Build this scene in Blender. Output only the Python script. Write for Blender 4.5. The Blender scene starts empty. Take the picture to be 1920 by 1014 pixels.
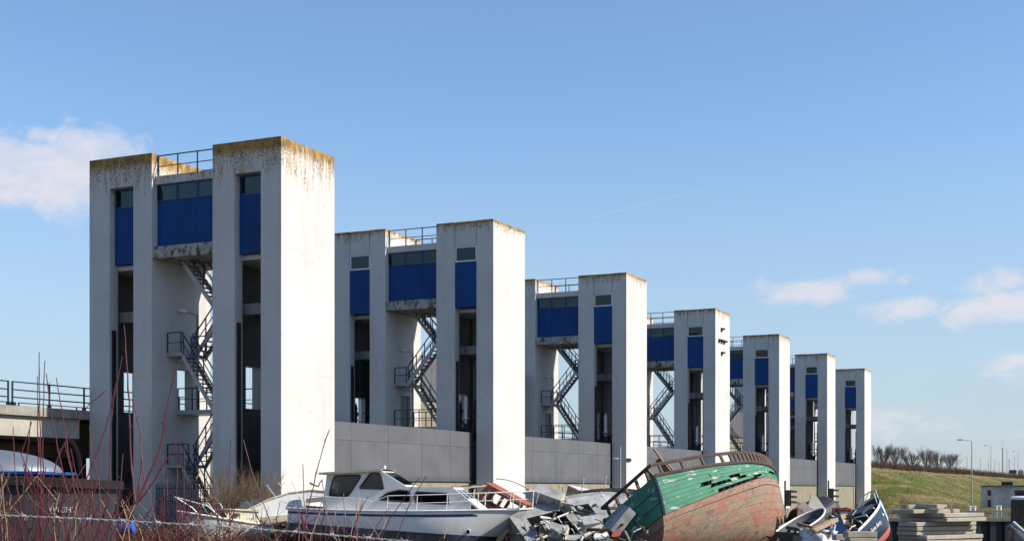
import bpy, math, random
from mathutils import Vector, Matrix, geometry
random.seed(7)
rad = math.radians
scene = bpy.context.scene
COL = scene.collection

# ------------------------------------------------------------------ camera
E = 2.3            # eye height above the yard
F = 2601.0         # focal length in photo pixels (photo 1920 x 1014)
HZ = 917.0         # horizon row
cam_d = bpy.data.cameras.new('camera')
cam = bpy.data.objects.new('camera', cam_d)
COL.objects.link(cam)
cam.location = (0, 0, E)
cam.rotation_euler = (rad(90), 0, 0)
cam_d.sensor_width = 36
cam_d.lens = 36 * F / 1920
cam_d.shift_y = (HZ - 507) / 1920
cam_d.clip_start = 0.1
cam_d.clip_end = 9000
scene.camera = cam

def at(px, py, Y):
    return Vector(((px - 960) / F * Y, Y, E + (HZ - py) / F * Y))

def pdir(px, py):
    return Vector((px - 960, F, HZ - py)).normalized()

# ------------------------------------------------------------------ light
SUN_AZ = rad(-11)      # from +X towards +Y
SUN_EL = rad(35)
sdir = Vector((math.cos(SUN_AZ) * math.cos(SUN_EL), math.sin(SUN_AZ) * math.cos(SUN_EL), math.sin(SUN_EL)))
sl = bpy.data.lights.new('sun', 'SUN')
sl.energy = 3.3
sl.angle = rad(0.53)
sl.color = (1.0, 0.93, 0.825)
so = bpy.data.objects.new('sun', sl)
COL.objects.link(so)
so.rotation_euler = sdir.to_track_quat('Z', 'Y').to_euler()
so.location = (60, -20, 80)

world = bpy.data.worlds.new('World')
scene.world = world
world.use_nodes = True
wn, wl = world.node_tree.nodes, world.node_tree.links
wn.clear()

def W(kind, **kw):
    n = wn.new(kind)
    for k, v in kw.items():
        setattr(n, k, v)
    return n

def wm(op, a, b=None, c=None, clamp=False):
    n = W('ShaderNodeMath', operation=op, use_clamp=clamp)
    for i, x in enumerate((a, b, c)):
        if x is None:
            continue
        if isinstance(x, (int, float)):
            n.inputs[i].default_value = x
        else:
            wl.new(x, n.inputs[i])
    return n.outputs[0]

w_out = W('ShaderNodeOutputWorld')
w_bg = W('ShaderNodeBackground')
w_bg.inputs['Strength'].default_value = 0.088
sky = W('ShaderNodeTexSky', sky_type='NISHITA')
sky.sun_disc = False
sky.sun_elevation = SUN_EL
sky.sun_rotation = math.atan2(sdir.x, sdir.y)
sky.altitude = 0
sky.air_density = 1.0
sky.dust_density = 0.35
sky.ozone_density = 2.6
tc = W('ShaderNodeTexCoord')
GEN = tc.outputs['Generated']

def wdot(vec):
    n = W('ShaderNodeVectorMath', operation='DOT_PRODUCT')
    wl.new(GEN, n.inputs[0])
    n.inputs[1].default_value = vec
    return n.outputs['Value']

def wnoise(scale, detail, rough, dist=0.0, stretch=(1, 1, 1)):
    mp = W('ShaderNodeMapping')
    mp.inputs['Scale'].default_value = stretch
    wl.new(GEN, mp.inputs[0])
    n = W('ShaderNodeTexNoise')
    n.inputs['Scale'].default_value = scale
    n.inputs['Detail'].default_value = detail
    n.inputs['Roughness'].default_value = rough
    n.inputs['Distortion'].default_value = dist
    wl.new(mp.outputs[0], n.inputs['Vector'])
    return n.outputs['Fac']

cloud_noise = wnoise(26, 7, 0.62, 0.6, (1, 1, 1.7))
wisp_noise = wnoise(9, 5, 0.55, 0.3, (1, 1, 2.2))
# separate fair-weather clouds: centre pixel, half width, half height, weight
CLOUDS = [(40, 325, 240, 80, 1.3), (140, 335, 120, 75, 1.1), (170, 270, 140, 50, 0.95), (80, 255, 90, 30, 0.85), (1510, 545, 135, 38, 0.95), (1625, 525, 110, 30, 0.75),
          (1850, 530, 85, 42, 0.82), (1700, 578, 100, 34, 0.9), (1870, 580, 130, 40, 1.15), (1230, 262, 50, 16, 0.22),
          (1905, 690, 110, 60, 0.72), (1730, 790, 190, 50, 0.74), (1900, 800, 140, 50, 0.6), (60, 588, 80, 22, 0.3), (-300, 420, 220, 70, 0.9),
          (2300, 500, 240, 70, 0.9), (2700, 640, 260, 50, 0.8), (-900, 560, 300, 60, 0.8)]
mask = None
for px, py, hw, hh, wt in CLOUDS:
    c = pdir(px, py)
    rt = c.cross(Vector((0, 0, 1))).normalized()
    up = rt.cross(c).normalized()
    k = c.y / F     # pixel -> tangent units
    a = wm('MULTIPLY', wdot(rt), 1 / (hw * k))
    b = wm('MULTIPLY', wdot(up), 1 / (hh * k))
    r2 = wm('ADD', wm('MULTIPLY', a, a), wm('MULTIPLY', b, b))
    front = wm('GREATER_THAN', wdot(c), 0.0)
    g = wm('MULTIPLY', wm('MULTIPLY', wm('POWER', 2.718, wm('MULTIPLY', r2, -1.0)), front), wt)
    mask = g if mask is None else wm('MAXIMUM', mask, g)
dens = wm('ADD', wm('MULTIPLY', wm('SUBTRACT', cloud_noise, 0.5), 1.9), wm('SUBTRACT', wm('MULTIPLY', mask, 1.25), 0.55))
dens = wm('MULTIPLY', dens, 1.5, clamp=True)
dens = wm('MULTIPLY', wm('MULTIPLY', dens, dens), wm('SUBTRACT', 3.0, wm('MULTIPLY', dens, 2.0)))
# thin general veil low down, all round the horizon
elev = wdot((0, 0, 1))
low = wm('SUBTRACT', 1.0, wm('MULTIPLY', wm('ABSOLUTE', elev), 4.2), clamp=True)
veil = wm('MULTIPLY', wm('POWER', low, 0.8), wm('ADD', 0.74, wm('MULTIPLY', wm('MULTIPLY', wm('SUBTRACT', wisp_noise, 0.44), 3.0, clamp=True), 0.15)))
# condensation trail: a great circle through two picture points, faded at both ends
c0, c1 = pdir(1115, 407), pdir(1440, 322)
tn = c0.cross(c1).normalized()
along = (c1 - c0).normalized()
mid = (c0 + c1).normalized()
tw = wm('SUBTRACT', 1.0, wm('MULTIPLY', wm('ABSOLUTE', wdot(tn)), 1 / 0.0006), clamp=True)
ta = wm('SUBTRACT', wdot(along), mid.dot(along))
half = (c1 - c0).length / 2
tfade = wm('MULTIPLY', wm('SUBTRACT', half, ta), 1 / (2 * half), clamp=True)
tin = wm('MULTIPLY', wm('GREATER_THAN', ta, -half), wm('GREATER_THAN', wdot(mid), 0.5))
trail = wm('MULTIPLY', wm('MULTIPLY', tw, wm('MULTIPLY', tfade, tin)), 0.26)
cl = wm('MAXIMUM', wm('MULTIPLY', dens, wm('ADD', 0.18, wm('MULTIPLY', wnoise(34, 6, 0.65, 0.8, (1, 1, 1.5)), 1.15))), trail)
mixc = W('ShaderNodeMix', data_type='RGBA')
wl.new(cl, mixc.inputs['Factor'])
tint = W('ShaderNodeMix', data_type='RGBA', blend_type='MULTIPLY')
tint.inputs['Factor'].default_value = 1.0
wl.new(sky.outputs[0], tint.inputs['A'])
tint.inputs['B'].default_value = (0.87, 0.95, 1.02, 1)
haz = W('ShaderNodeMix', data_type='RGBA')
wl.new(veil, haz.inputs['Factor'])
wl.new(tint.outputs['Result'], haz.inputs['A'])
haz.inputs['B'].default_value = (2.5, 2.98, 3.7, 1)
wl.new(haz.outputs['Result'], mixc.inputs['A'])
mixc.inputs['B'].default_value = (4.5, 4.4, 4.75, 1)
wl.new(mixc.outputs['Result'], w_bg.inputs['Color'])
wl.new(w_bg.outputs[0], w_out.inputs[0])

scene.view_settings.view_transform = 'Standard'
scene.view_settings.look = 'None'
scene.view_settings.exposure = 1.0
scene.view_settings.gamma = 1.0
scene.view_settings.use_curve_mapping = False
scene.render.engine = 'CYCLES'
scene.cycles.max_bounces = 6
scene.cycles.transparent_max_bounces = 12
scene.cycles.use_denoising = True

# ------------------------------------------------------------------ materials
class NT:
    def __init__(self, name):
        self.m = bpy.data.materials.new(name)
        self.m.use_nodes = True
        self.n = self.m.node_tree.nodes
        self.l = self.m.node_tree.links
        self.b = self.n['Principled BSDF']
        self.vec = None

    def node(self, kind, **kw):
        n = self.n.new(kind)
        for k, v in kw.items():
            setattr(n, k, v)
        return n

    def put(self, x, sock):
        if isinstance(x, (int, float)):
            sock.default_value = x
        elif isinstance(x, tuple):
            sock.default_value = x if len(x) == len(sock.default_value) else (*x, 1)
        else:
            self.l.new(x, sock)

    def math(self, op, a, b=None, c=None, clamp=False):
        n = self.node('ShaderNodeMath', operation=op, use_clamp=clamp)
        for i, x in enumerate((a, b, c)):
            if x is not None:
                self.put(x, n.inputs[i])
        return n.outputs[0]

    def coords(self, rnd=True, kind='Object'):
        t = self.node('ShaderNodeTexCoord').outputs[kind]
        self.obj = t
        if rnd:
            oi = self.node('ShaderNodeObjectInfo')
            s = self.math('MULTIPLY', oi.outputs['Random'], 57.0)
            a = self.node('ShaderNodeVectorMath', operation='ADD')
            self.l.new(t, a.inputs[0])
            cmb = self.node('ShaderNodeCombineXYZ')
            for i in range(3):
                self.l.new(s, cmb.inputs[i])
            self.l.new(cmb.outputs[0], a.inputs[1])
            t = a.outputs[0]
        self.vec = t
        return t

    def noise(self, scale, detail=4, rough=0.55, dist=0.0, stretch=None):
        v = self.vec
        if stretch:
            mp = self.node('ShaderNodeMapping')
            mp.inputs['Scale'].default_value = stretch
            self.l.new(v, mp.inputs[0])
            v = mp.outputs[0]
        n = self.node('ShaderNodeTexNoise')
        n.inputs['Scale'].default_value = scale
        n.inputs['Detail'].default_value = detail
        n.inputs['Roughness'].default_value = rough
        n.inputs['Distortion'].default_value = dist
        self.l.new(v, n.inputs['Vector'])
        return n.outputs['Fac']

    def ramp(self, f, lo, hi):
        n = self.node('ShaderNodeMapRange', interpolation_type='SMOOTHSTEP')
        self.put(f, n.inputs['Value'])
        n.inputs['From Min'].default_value = lo
        n.inputs['From Max'].default_value = hi
        return n.outputs['Result']

    def mix(self, f, a, b, blend='MIX'):
        n = self.node('ShaderNodeMix', data_type='RGBA', blend_type=blend)
        self.put(f, n.inputs['Factor'])
        self.put(a, n.inputs['A'])
        self.put(b, n.inputs['B'])
        return n.outputs['Result']

    def z(self):
        s = self.node('ShaderNodeSeparateXYZ')
        self.l.new(self.obj, s.inputs[0])
        return s.outputs['Z']

    def xyz(self):
        s = self.node('ShaderNodeSeparateXYZ')
        self.l.new(self.obj, s.inputs[0])
        return s.outputs

    def bump(self, h, strength=0.3, dist=0.02):
        n = self.node('ShaderNodeBump')
        n.inputs['Strength'].default_value = strength
        n.inputs['Distance'].default_value = dist
        self.l.new(h, n.inputs['Height'])
        self.l.new(n.outputs[0], self.b.inputs['Normal'])

    def done(self, col, rough=0.7, metal=0.0, spec=0.4):
        self.put(col, self.b.inputs['Base Color'])
        self.put(rough, self.b.inputs['Roughness'])
        self.put(metal, self.b.inputs['Metallic'])
        self.b.inputs['Specular IOR Level'].default_value = spec
        return self.m

def worn(name, base, dirt, amount=0.5, scale=3.0, rough=0.6, metal=0.0, spec=0.4, rust=None, rust_amt=0.62, streak=True, bump=0.15, fine=40.0):
    """Painted or raw surface with cloudy variation, run-off streaks and optional rust or peeling."""
    t = NT(name)
    t.coords()
    c = t.mix(t.math('MULTIPLY', t.ramp(t.noise(scale, 6, 0.6), 0.35, 0.75), amount), base, dirt)
    if streak:
        c = t.mix(t.math('MULTIPLY', t.ramp(t.noise(scale * 2.2, 4, 0.6, 0, (1, 1, 0.12)), 0.5, 0.8), amount * 0.8), c, dirt)
    v = t.noise(fine, 3, 0.6)
    c = t.mix(t.math('MULTIPLY', t.ramp(v, 0.3, 0.8), 0.25), c, tuple(x * 0.7 for x in dirt))
    if rust:
        f = t.ramp(t.noise(scale * 1.7, 8, 0.68, 0.4), rust_amt, rust_amt + 0.05)
        c = t.mix(f, c, rust)
    t.bump(t.noise(fine * 0.6, 5, 0.6), bump, 0.01)
    return t.done(c, rough, metal, spec)

def concrete(name, lichen, base=(0.572, 0.552, 0.515)):
    t = NT(name)
    t.coords()
    c = t.mix(t.ramp(t.noise(0.45, 6, 0.62), 0.3, 0.75), base, tuple(x * 0.86 for x in base))
    c = t.mix(t.math('MULTIPLY', t.ramp(t.noise(2.2, 4, 0.6, 0, (1, 1, 0.07)), 0.48, 0.8), 0.27), c, (0.30, 0.285, 0.26))
    c = t.mix(t.math('MULTIPLY', t.ramp(t.noise(9, 6, 0.75), 0.48, 0.72), 0.24), c, (0.34, 0.33, 0.315))
    # blow holes and small dark pits
    vo = t.node('ShaderNodeTexVoronoi')
    vo.inputs['Scale'].default_value = 1.9
    t.l.new(t.vec, vo.inputs['Vector'])
    pit = t.math('MULTIPLY', t.math('LESS_THAN', vo.outputs['Distance'], 0.065), t.ramp(t.noise(0.6, 2), 0.36, 0.55))
    c = t.mix(t.math('MULTIPLY', pit, 0.75), c, (0.09, 0.08, 0.075))
    # pour joints
    z = t.z()
    zj = t.math('ABSOLUTE', t.math('SUBTRACT', t.math('FRACT', t.math('MULTIPLY', z, 1 / 5.1)), 0.49))
    jn = t.math('LESS_THAN', zj, 0.0035)
    c = t.mix(t.math('MULTIPLY', jn, 0.16), c, (0.2, 0.195, 0.185))
    # algae and ochre lichen running down from the top edge
    drop = t.math('SUBTRACT', 18.1, z)
    reach = t.math('MULTIPLY', t.math('MULTIPLY', t.ramp(t.noise(4.2, 6, 0.74, 0.2, (1, 1, 0.09)), 0.25, 0.80), t.math('ADD', 0.45, t.noise(0.7, 2))), 3.4 * lichen)
    lf = t.ramp(t.math('SUBTRACT', reach, drop), -0.25 * lichen, 0.70 * lichen)
    lf = t.math('MULTIPLY', lf, t.ramp(t.math('ADD', t.noise(10, 6, 0.75), t.math('MULTIPLY', t.ramp(drop, 0.75 * lichen, 0.0), 0.27)), 0.42, 0.60))
    lc = t.mix(t.ramp(t.noise(3.1, 4, 0.6), 0.35, 0.65), (0.40, 0.205, 0.016), (0.125, 0.078, 0.016))
    c = t.mix(t.math('MULTIPLY', lf, 0.92), c, lc)
    t.bump(t.noise(30, 6, 0.65), 0.25, 0.012)
    return t.done(c, 0.85, 0, 0.25)

def grime_slab(name):
    """Slab edge covered in patches of moss and lichen."""
    t = NT(name)
    t.coords()
    c = t.mix(t.ramp(t.noise(1.2, 5), 0.3, 0.7), (0.40, 0.39, 0.36), (0.26, 0.25, 0.23))
    f = t.ramp(t.noise(3.2, 7, 0.72, 0.4, (1, 1, 0.7)), 0.50, 0.58)
    lc = t.mix(t.ramp(t.noise(6, 3), 0.4, 0.6), (0.15, 0.10, 0.022), (0.06, 0.055, 0.022))
    c = t.mix(f, c, lc)
    t.bump(t.noise(25, 5, 0.7), 0.4, 0.015)
    return t.done(c, 0.9, 0, 0.2)

def plain(name, col, rough=0.5, metal=0.0, spec=0.5, var=0.2):
    t = NT(name)
    t.coords()
    c = t.mix(t.math('MULTIPLY', t.ramp(t.noise(6, 4, 0.6), 0.3, 0.7), var), col, tuple(x * 0.45 for x in col))
    return t.done(c, rough, metal, spec)

def glass(name, tint, refl=0.2):
    m = bpy.data.materials.new(name)
    m.use_nodes = True
    n, l = m.node_tree.nodes, m.node_tree.links
    n.clear()
    out = n.new('ShaderNodeOutputMaterial')
    mx = n.new('ShaderNodeMixShader')
    tr = n.new('ShaderNodeBsdfTransparent')
    tr.inputs[0].default_value = (*tint, 1)
    gl = n.new('ShaderNodeBsdfGlossy')
    gl.inputs['Roughness'].default_value = 0.03
    fr = n.new('ShaderNodeFresnel')
    fr.inputs[0].default_value = 1.5
    ad = n.new('ShaderNodeMath')
    ad.operation = 'ADD'
    ad.use_clamp = True
    ad.inputs[1].default_value = refl - 0.04
    l.new(fr.outputs[0], ad.inputs[0])
    l.new(ad.outputs[0], mx.inputs[0])
    l.new(tr.outputs[0], mx.inputs[1])
    l.new(gl.outputs[0], mx.inputs[2])
    l.new(mx.outputs[0], out.inputs[0])
    return m

M = {}
M['conc1'] = concrete('concrete_lichened', 1.0)
M['conc'] = concrete('concrete', 0.36)
M['slab'] = grime_slab('mossy_slab')
M['blue'] = worn('blue_panel_paint', (0.001, 0.068, 0.27), (0.004, 0.045, 0.15), 0.7, 0.5, 0.6, bump=0.05)
M['navy'] = plain('navy_rail_paint', (0.012, 0.028, 0.06), 0.45)
M['blueframe'] = plain('blue_frame_paint', (0.008, 0.05, 0.16), 0.4)
M['white_frame'] = worn('white_frame_paint', (0.75, 0.76, 0.76), (0.4, 0.4, 0.38), 0.3, 4, 0.4)
M['steel_grey'] = worn('galvanised_grey', (0.42, 0.43, 0.44), (0.25, 0.25, 0.25), 0.5, 3, 0.5, 0.2)
M['tread'] = worn('dark_tread', (0.07, 0.08, 0.095), (0.03, 0.03, 0.035), 0.5, 5, 0.6)
M['glass_teal'] = glass('teal_window_glass', (0.10, 0.36, 0.36), 0.05)
M['glass_dark'] = glass('smoked_glass', (0.22, 0.23, 0.25), 0.06)
M['glass_clear'] = glass('clear_glass', (0.62, 0.68, 0.72), 0.22)
M['black'] = plain('black_steel', (0.012, 0.012, 0.013), 0.55)
M['white_paint'] = worn('white_paint', (0.78, 0.77, 0.73), (0.45, 0.42, 0.35), 0.3, 3, 0.45)
M['lining'] = worn('slot_shade_lining', (0.15, 0.135, 0.115), (0.07, 0.062, 0.052), 0.7, 0.8, 0.9)  # dark brown stands in for the shade inside the slots
M['pier0'] = worn('tie_beam_concrete', (0.30, 0.285, 0.26), (0.16, 0.15, 0.13), 0.7, 0.8, 0.9)
M['door'] = worn('grey_door', (0.13, 0.145, 0.15), (0.07, 0.075, 0.08), 0.4, 2, 0.5)

def gate_mat():
    t = NT('grey_gate_steel')
    t.coords()
    c = t.mix(t.ramp(t.noise(0.5, 5, 0.6), 0.3, 0.7), (0.112, 0.112, 0.120), (0.088, 0.088, 0.094))
    c = t.mix(t.math('MULTIPLY', t.ramp(t.noise(3, 5, 0.6, 0, (1, 1, 0.06)), 0.5, 0.8), 0.30), c, (0.14, 0.138, 0.138))
    c = t.mix(t.math('MULTIPLY', t.ramp(t.noise(2.2, 7, 0.75), 0.66, 0.72), 0.45), c, (0.19, 0.185, 0.175))
    # tide stain just above the seal
    z = t.z()
    st = t.ramp(t.math('ADD', z, t.math('MULTIPLY', t.noise(1.5, 5, 0.7, 0, (1, 1, 0.3)), 0.7)), 3.55, 3.05)
    c = t.mix(t.math('MULTIPLY', st, 0.5), c, (0.03, 0.03, 0.034))
    t.bump(t.noise(2.0, 3, 0.5), 0.2, 0.05)
    return t.done(c, 0.55, 0.0, 0.4)
M['gate'] = gate_mat()
M['gate_low'] = worn('silted_gate_foot', (0.27, 0.235, 0.16), (0.16, 0.14, 0.095), 0.6, 1.2, 0.85, fine=12)

# ------------------------------------------------------------------ mesh helpers
class MB:
    def __init__(self):
        self.v, self.f, self.mi = [], [], []

    def add(self, vs, fs, mi=0):
        o = len(self.v)
        self.v += [tuple(p) for p in vs]
        self.f += [tuple(o + i for i in f) for f in fs]
        self.mi += [mi] * len(fs)
        return self

    def box(self, x0, x1, y0, y1, z0, z1, mi=0, M4=None):
        vs = [Vector(p) for p in ((x0, y0, z0), (x1, y0, z0), (x1, y1, z0), (x0, y1, z0), (x0, y0, z1), (x1, y0, z1), (x1, y1, z1), (x0, y1, z1))]
        if M4:
            vs = [M4 @ p for p in vs]
        return self.add(vs, [(3, 2, 1, 0), (4, 5, 6, 7), (0, 1, 5, 4), (1, 2, 6, 5), (2, 3, 7, 6), (3, 0, 4, 7)], mi)

    def bar(self, a, b, w, h=None, up=(0, 0, 1), mi=0):
        a, b = Vector(a), Vector(b)
        h = w if h is None else h
        d = (b - a).normalized()
        u = Vector(up)
        if abs(d.dot(u)) > 0.98:
            u = Vector((1, 0, 0))
        s = d.cross(u).normalized()
        u = s.cross(d).normalized()
        vs = []
        for p in (a, b):
            for i, j in ((-1, -1), (1, -1), (1, 1), (-1, 1)):
                vs.append(p + s * (i * w / 2) + u * (j * h / 2))
        return self.add(vs, [(3, 2, 1, 0), (4, 5, 6, 7), (0, 1, 5, 4), (1, 2, 6, 5), (2, 3, 7, 6), (3, 0, 4, 7)], mi)

    def tube(self, pts, r, n=6, mi=0, r1=None, cap=True):
        pts = [Vector(p) for p in pts]
        k = len(pts)
        rs = r if isinstance(r, (list, tuple)) else [r + ((r1 if r1 is not None else r) - r) * i / max(1, k - 1) for i in range(k)]
        vs, fs = [], []
        ref = None
        for i, p in enumerate(pts):
            d = (pts[min(i + 1, k - 1)] - pts[max(i - 1, 0)])
            d = d.normalized() if d.length > 1e-9 else Vector((0, 0, 1))
            if ref is None:
                ref = Vector((0, 0, 1)) if abs(d.z) < 0.9 else Vector((1, 0, 0))
            s = d.cross(ref)
            if s.length < 1e-4:
                s = d.cross(Vector((0.3, 0.9, 0.1)))
            s.normalize()
            t = s.cross(d).normalized()
            ref = t
            for j in range(n):
                a = 2 * math.pi * j / n
                vs.append(p + (s * math.cos(a) + t * math.sin(a)) * rs[i])
        for i in range(k - 1):
            for j in range(n):
                fs.append((i * n + j, i * n + (j + 1) % n, (i + 1) * n + (j + 1) % n, (i + 1) * n + j))
        if cap:
            fs.append(tuple(range(n - 1, -1, -1)))
            fs.append(tuple((k - 1) * n + j for j in range(n)))
        return self.add(vs, fs, mi)

    def lathe(self, prof, n=16, M4=None, mi=0):
        vs, fs = [], []
        for r, z in prof:
            for j in range(n):
                a = 2 * math.pi * j / n
                p = Vector((r * math.cos(a), r * math.sin(a), z))
                vs.append(M4 @ p if M4 else p)
        for i in range(len(prof) - 1):
            for j in range(n):
                fs.append((i * n + j, i * n + (j + 1) % n, (i + 1) * n + (j + 1) % n, (i + 1) * n + j))
        fs.append(tuple(range(n - 1, -1, -1)))
        fs.append(tuple((len(prof) - 1) * n + j for j in range(n)))
        return self.add(vs, fs, mi)

    def plate(self, outer, holes, org, ax, ay, th, mi=0):
        """Solid sheet with real openings: 2D outline and holes in the plane (ax, ay), thickness along ax x ay."""
        org, ax, ay = Vector(org), Vector(ax).normalized(), Vector(ay).normalized()
        nz = ax.cross(ay).normalized()
        loops = [outer] + list(holes)
        flat = [p for lp in loops for p in lp]
        tris = geometry.tessellate_polygon([[Vector((p[0], p[1], 0)) for p in lp] for lp in loops])
        n = len(flat)
        vs = [org + ax * p[0] + ay * p[1] for p in flat] + [org + ax * p[0] + ay * p[1] + nz * th for p in flat]
        fs = [tuple(t) for t in tris] + [tuple(n + i for i in reversed(t)) for t in tris]
        o = 0
        for lp in loops:
            k = len(lp)
            for i in range(k):
                a, b = o + i, o + (i + 1) % k
                fs.append((a, b, n + b, n + a))
            o += k
        return self.add(vs, fs, mi)

    def grid(self, P, mi=0, closed=False):
        r, c = len(P), len(P[0])
        vs = [p for row in P for p in row]
        fs = []
        for i in range(r - 1):
            for j in range(c - 1):
                fs.append((i * c + j, i * c + j + 1, (i + 1) * c + j + 1, (i + 1) * c + j))
        return self.add(vs, fs, mi)

    def build(self, name, mat, parent=None, smooth=False, norm=True):
        me = bpy.data.meshes.new(name)
        me.from_pydata(self.v, [], self.f)
        mats = mat if isinstance(mat, (list, tuple)) else [mat]
        for m in mats:
            me.materials.append(m)
        if len(mats) > 1:
            for p, i in zip(me.polygons, self.mi):
                p.material_index = i
        if norm:
            import bmesh
            bm = bmesh.new()
            bm.from_mesh(me)
            bmesh.ops.recalc_face_normals(bm, faces=bm.faces)
            bm.to_mesh(me)
            bm.free()
        if smooth:
            for p in me.polygons:
                p.use_smooth = True
        me.update()
        o = bpy.data.objects.new(name, me)
        COL.objects.link(o)
        o.parent = parent
        return o

def rrect(x0, x1, y0, y1, r, n=4):
    pts = []
    for cx, cy, a0 in ((x1 - r, y0 + r, -90), (x1 - r, y1 - r, 0), (x0 + r, y1 - r, 90), (x0 + r, y0 + r, 180)):
        for i in range(n + 1):
            a = rad(a0 + 90 * i / n)
            pts.append((cx + r * math.cos(a), cy + r * math.sin(a)))
    return pts

def rpoly(pts, r, n=3):
    """Round the corners of a convex polygon."""
    out = []
    k = len(pts)
    for i in range(k):
        p, a, b = Vector(pts[i]), Vector(pts[i - 1]), Vector(pts[(i + 1) % k])
        da, db = (a - p), (b - p)
        q = min(r, da.length * 0.45, db.length * 0.45)
        s, e = p + da.normalized() * q, p + db.normalized() * q
        for j in range(n + 1):
            t = j / n
            out.append(tuple((1 - t) ** 2 * s + 2 * t * (1 - t) * p + t * t * e))
    return out

def thing(name, label, cat, loc=(0, 0, 0), rot=(0, 0, 0), group=None):
    o = bpy.data.objects.new(name, None)
    COL.objects.link(o)
    o.empty_display_size = 0.3
    o.location = loc
    o.rotation_euler = rot
    return tag(o, label, cat, group)

def tag(o, label, cat, group=None):
    o['label'] = label
    o['category'] = cat
    if group:
        o['group'] = group
    return o

def copy_tree(o, parent=None):
    c = o.copy()
    COL.objects.link(c)
    c.parent = parent
    for ch in list(o.children):
        copy_tree(ch, c)
    return c

def structure(o):
    o['kind'] = 'structure'
    return o

def stuff(o):
    o['kind'] = 'stuff'
    return o

# ------------------------------------------------------------------ the row of towers: local x = along the row, local y = across
D = Vector((0.4262, 0.9046, 0)).normalized()
EV = Vector((-D.y, D.x, 0))
ROT = math.atan2(D.y, D.x)
CORN = [Vector((-10.33, 62.08, 0)), Vector((-1.09, 81.06, 0))]
for k in range(5):
    CORN.append(CORN[1] + D * (22.1 * (k + 1)))
O = CORN[0]
UL, BW = 4.4, 3.78
GV0 = 7.29           # inner face of the far block

def uv(u, v, z=0.0):
    p = O + D * u + EV * v
    return Vector((p.x, p.y, z))

def to_uv(x, y):
    p = Vector((x, y, 0)) - O
    return p.dot(D), p.dot(EV)

# ------------------------------------------------------------------ ground, water
def smooth(a, b, x):
    t = max(0.0, min(1.0, (x - a) / (b - a)))
    return t * t * (3 - 2 * t)

def hnoise(x, y):
    return (math.sin(x * 0.31 + 1.3) * math.sin(y * 0.27 + 0.4) + 0.5 * math.sin(x * 0.83 + y * 0.71) + 0.3 * math.sin(x * 1.7 - y * 1.3 + 2)) / 1.8

WATER_Z = -2.2

def ground_z(x, y):
    u, v = to_uv(x, y)
    z = 0.0
    z += 0.85 * (1 - smooth(5.5, 14, y)) * (1 if y > -30 else 1)
    z += 0.06 * hnoise(x, y)
    # river in front of and behind the row, from the first pier to the last
    wet = smooth(7.5, 8.5, u) * (1 - smooth(131.5, 134, u))
    side = smooth(56.5, 58.0, y) if v < 0 else 1.0
    rightcut = 1 - smooth(33.5, 35.0, x) if y < 112 else 1.0
    basin = wet * side
    # basin towards the lock on the right
    if y > 57 and v < -2:
        lockside = smooth(57, 58.5, y) * (1 - smooth(111.6, 112.4, y)) * smooth(-2, -3, v)
        basin = max(basin, lockside)
    if v < -3 and 113 <= y <= 147.3:
        # strip beyond the near lock wall, then the chamber itself
        basin = max(basin if x < 33 else 0.0, 1.0 if (117.0 < y < 146.8) else 0.0)
    if y > 147 and v < -3 and u < 132:
        basin = basin if x < 33 else 0.0
    z = z * (1 - basin) + (-4.5) * basin
    # road embankment beyond the last tower
    if u > 130:
        crest = 5.55 + 0.10 * hnoise(x * 0.5, y * 0.5)
        s = smooth(-13.5, 4.2, v) * (1 - smooth(34, 50, v))
        lin = max(0.0, min(1.0, (v + 13.5) / 17.7)) if v < 10 else s
        e = smooth(133.5, 138.5, u)
        z = z * (1 - e * (1 if lin > 0 else 0)) + e * (crest * (0.55 * lin + 0.45 * smooth(-13.5, 4.2, v) if v < 10 else crest * 0 + s) if lin > 0 else 0) if lin > 0 else z
        if lin > 0 and u > 138:
            z += 0.10 * hnoise(x * 1.3, y * 1.1)
    return z

def axis(segs):
    out = []
    for a, b, st in segs:
        k = max(1, int(round((b - a) / st)))
        out += [a + (b - a) * i / k for i in range(k)]
    out.append(segs[-1][1])
    return out

gx = axis([(-4000, -600, 425), (-600, -120, 60), (-120, -40, 8), (-40, 36, 1.0), (36, 130, 1.3), (130, 215, 2.5), (215, 300, 8), (300, 900, 60), (900, 4000, 387)])
gy = axis([(-400, -20, 38), (-20, 0, 4), (0, 60, 1.0), (60, 110, 2.0), (110, 120, 0.5), (120, 145, 2.5), (145, 149, 0.5), (149, 200, 2.5), (200, 350, 2.5), (350, 520, 4), (520, 600, 20), (600, 6000, 450)])
mb = MB()
mb.grid([[(x, y, ground_z(x, y)) for x in gx] for y in gy])

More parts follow.
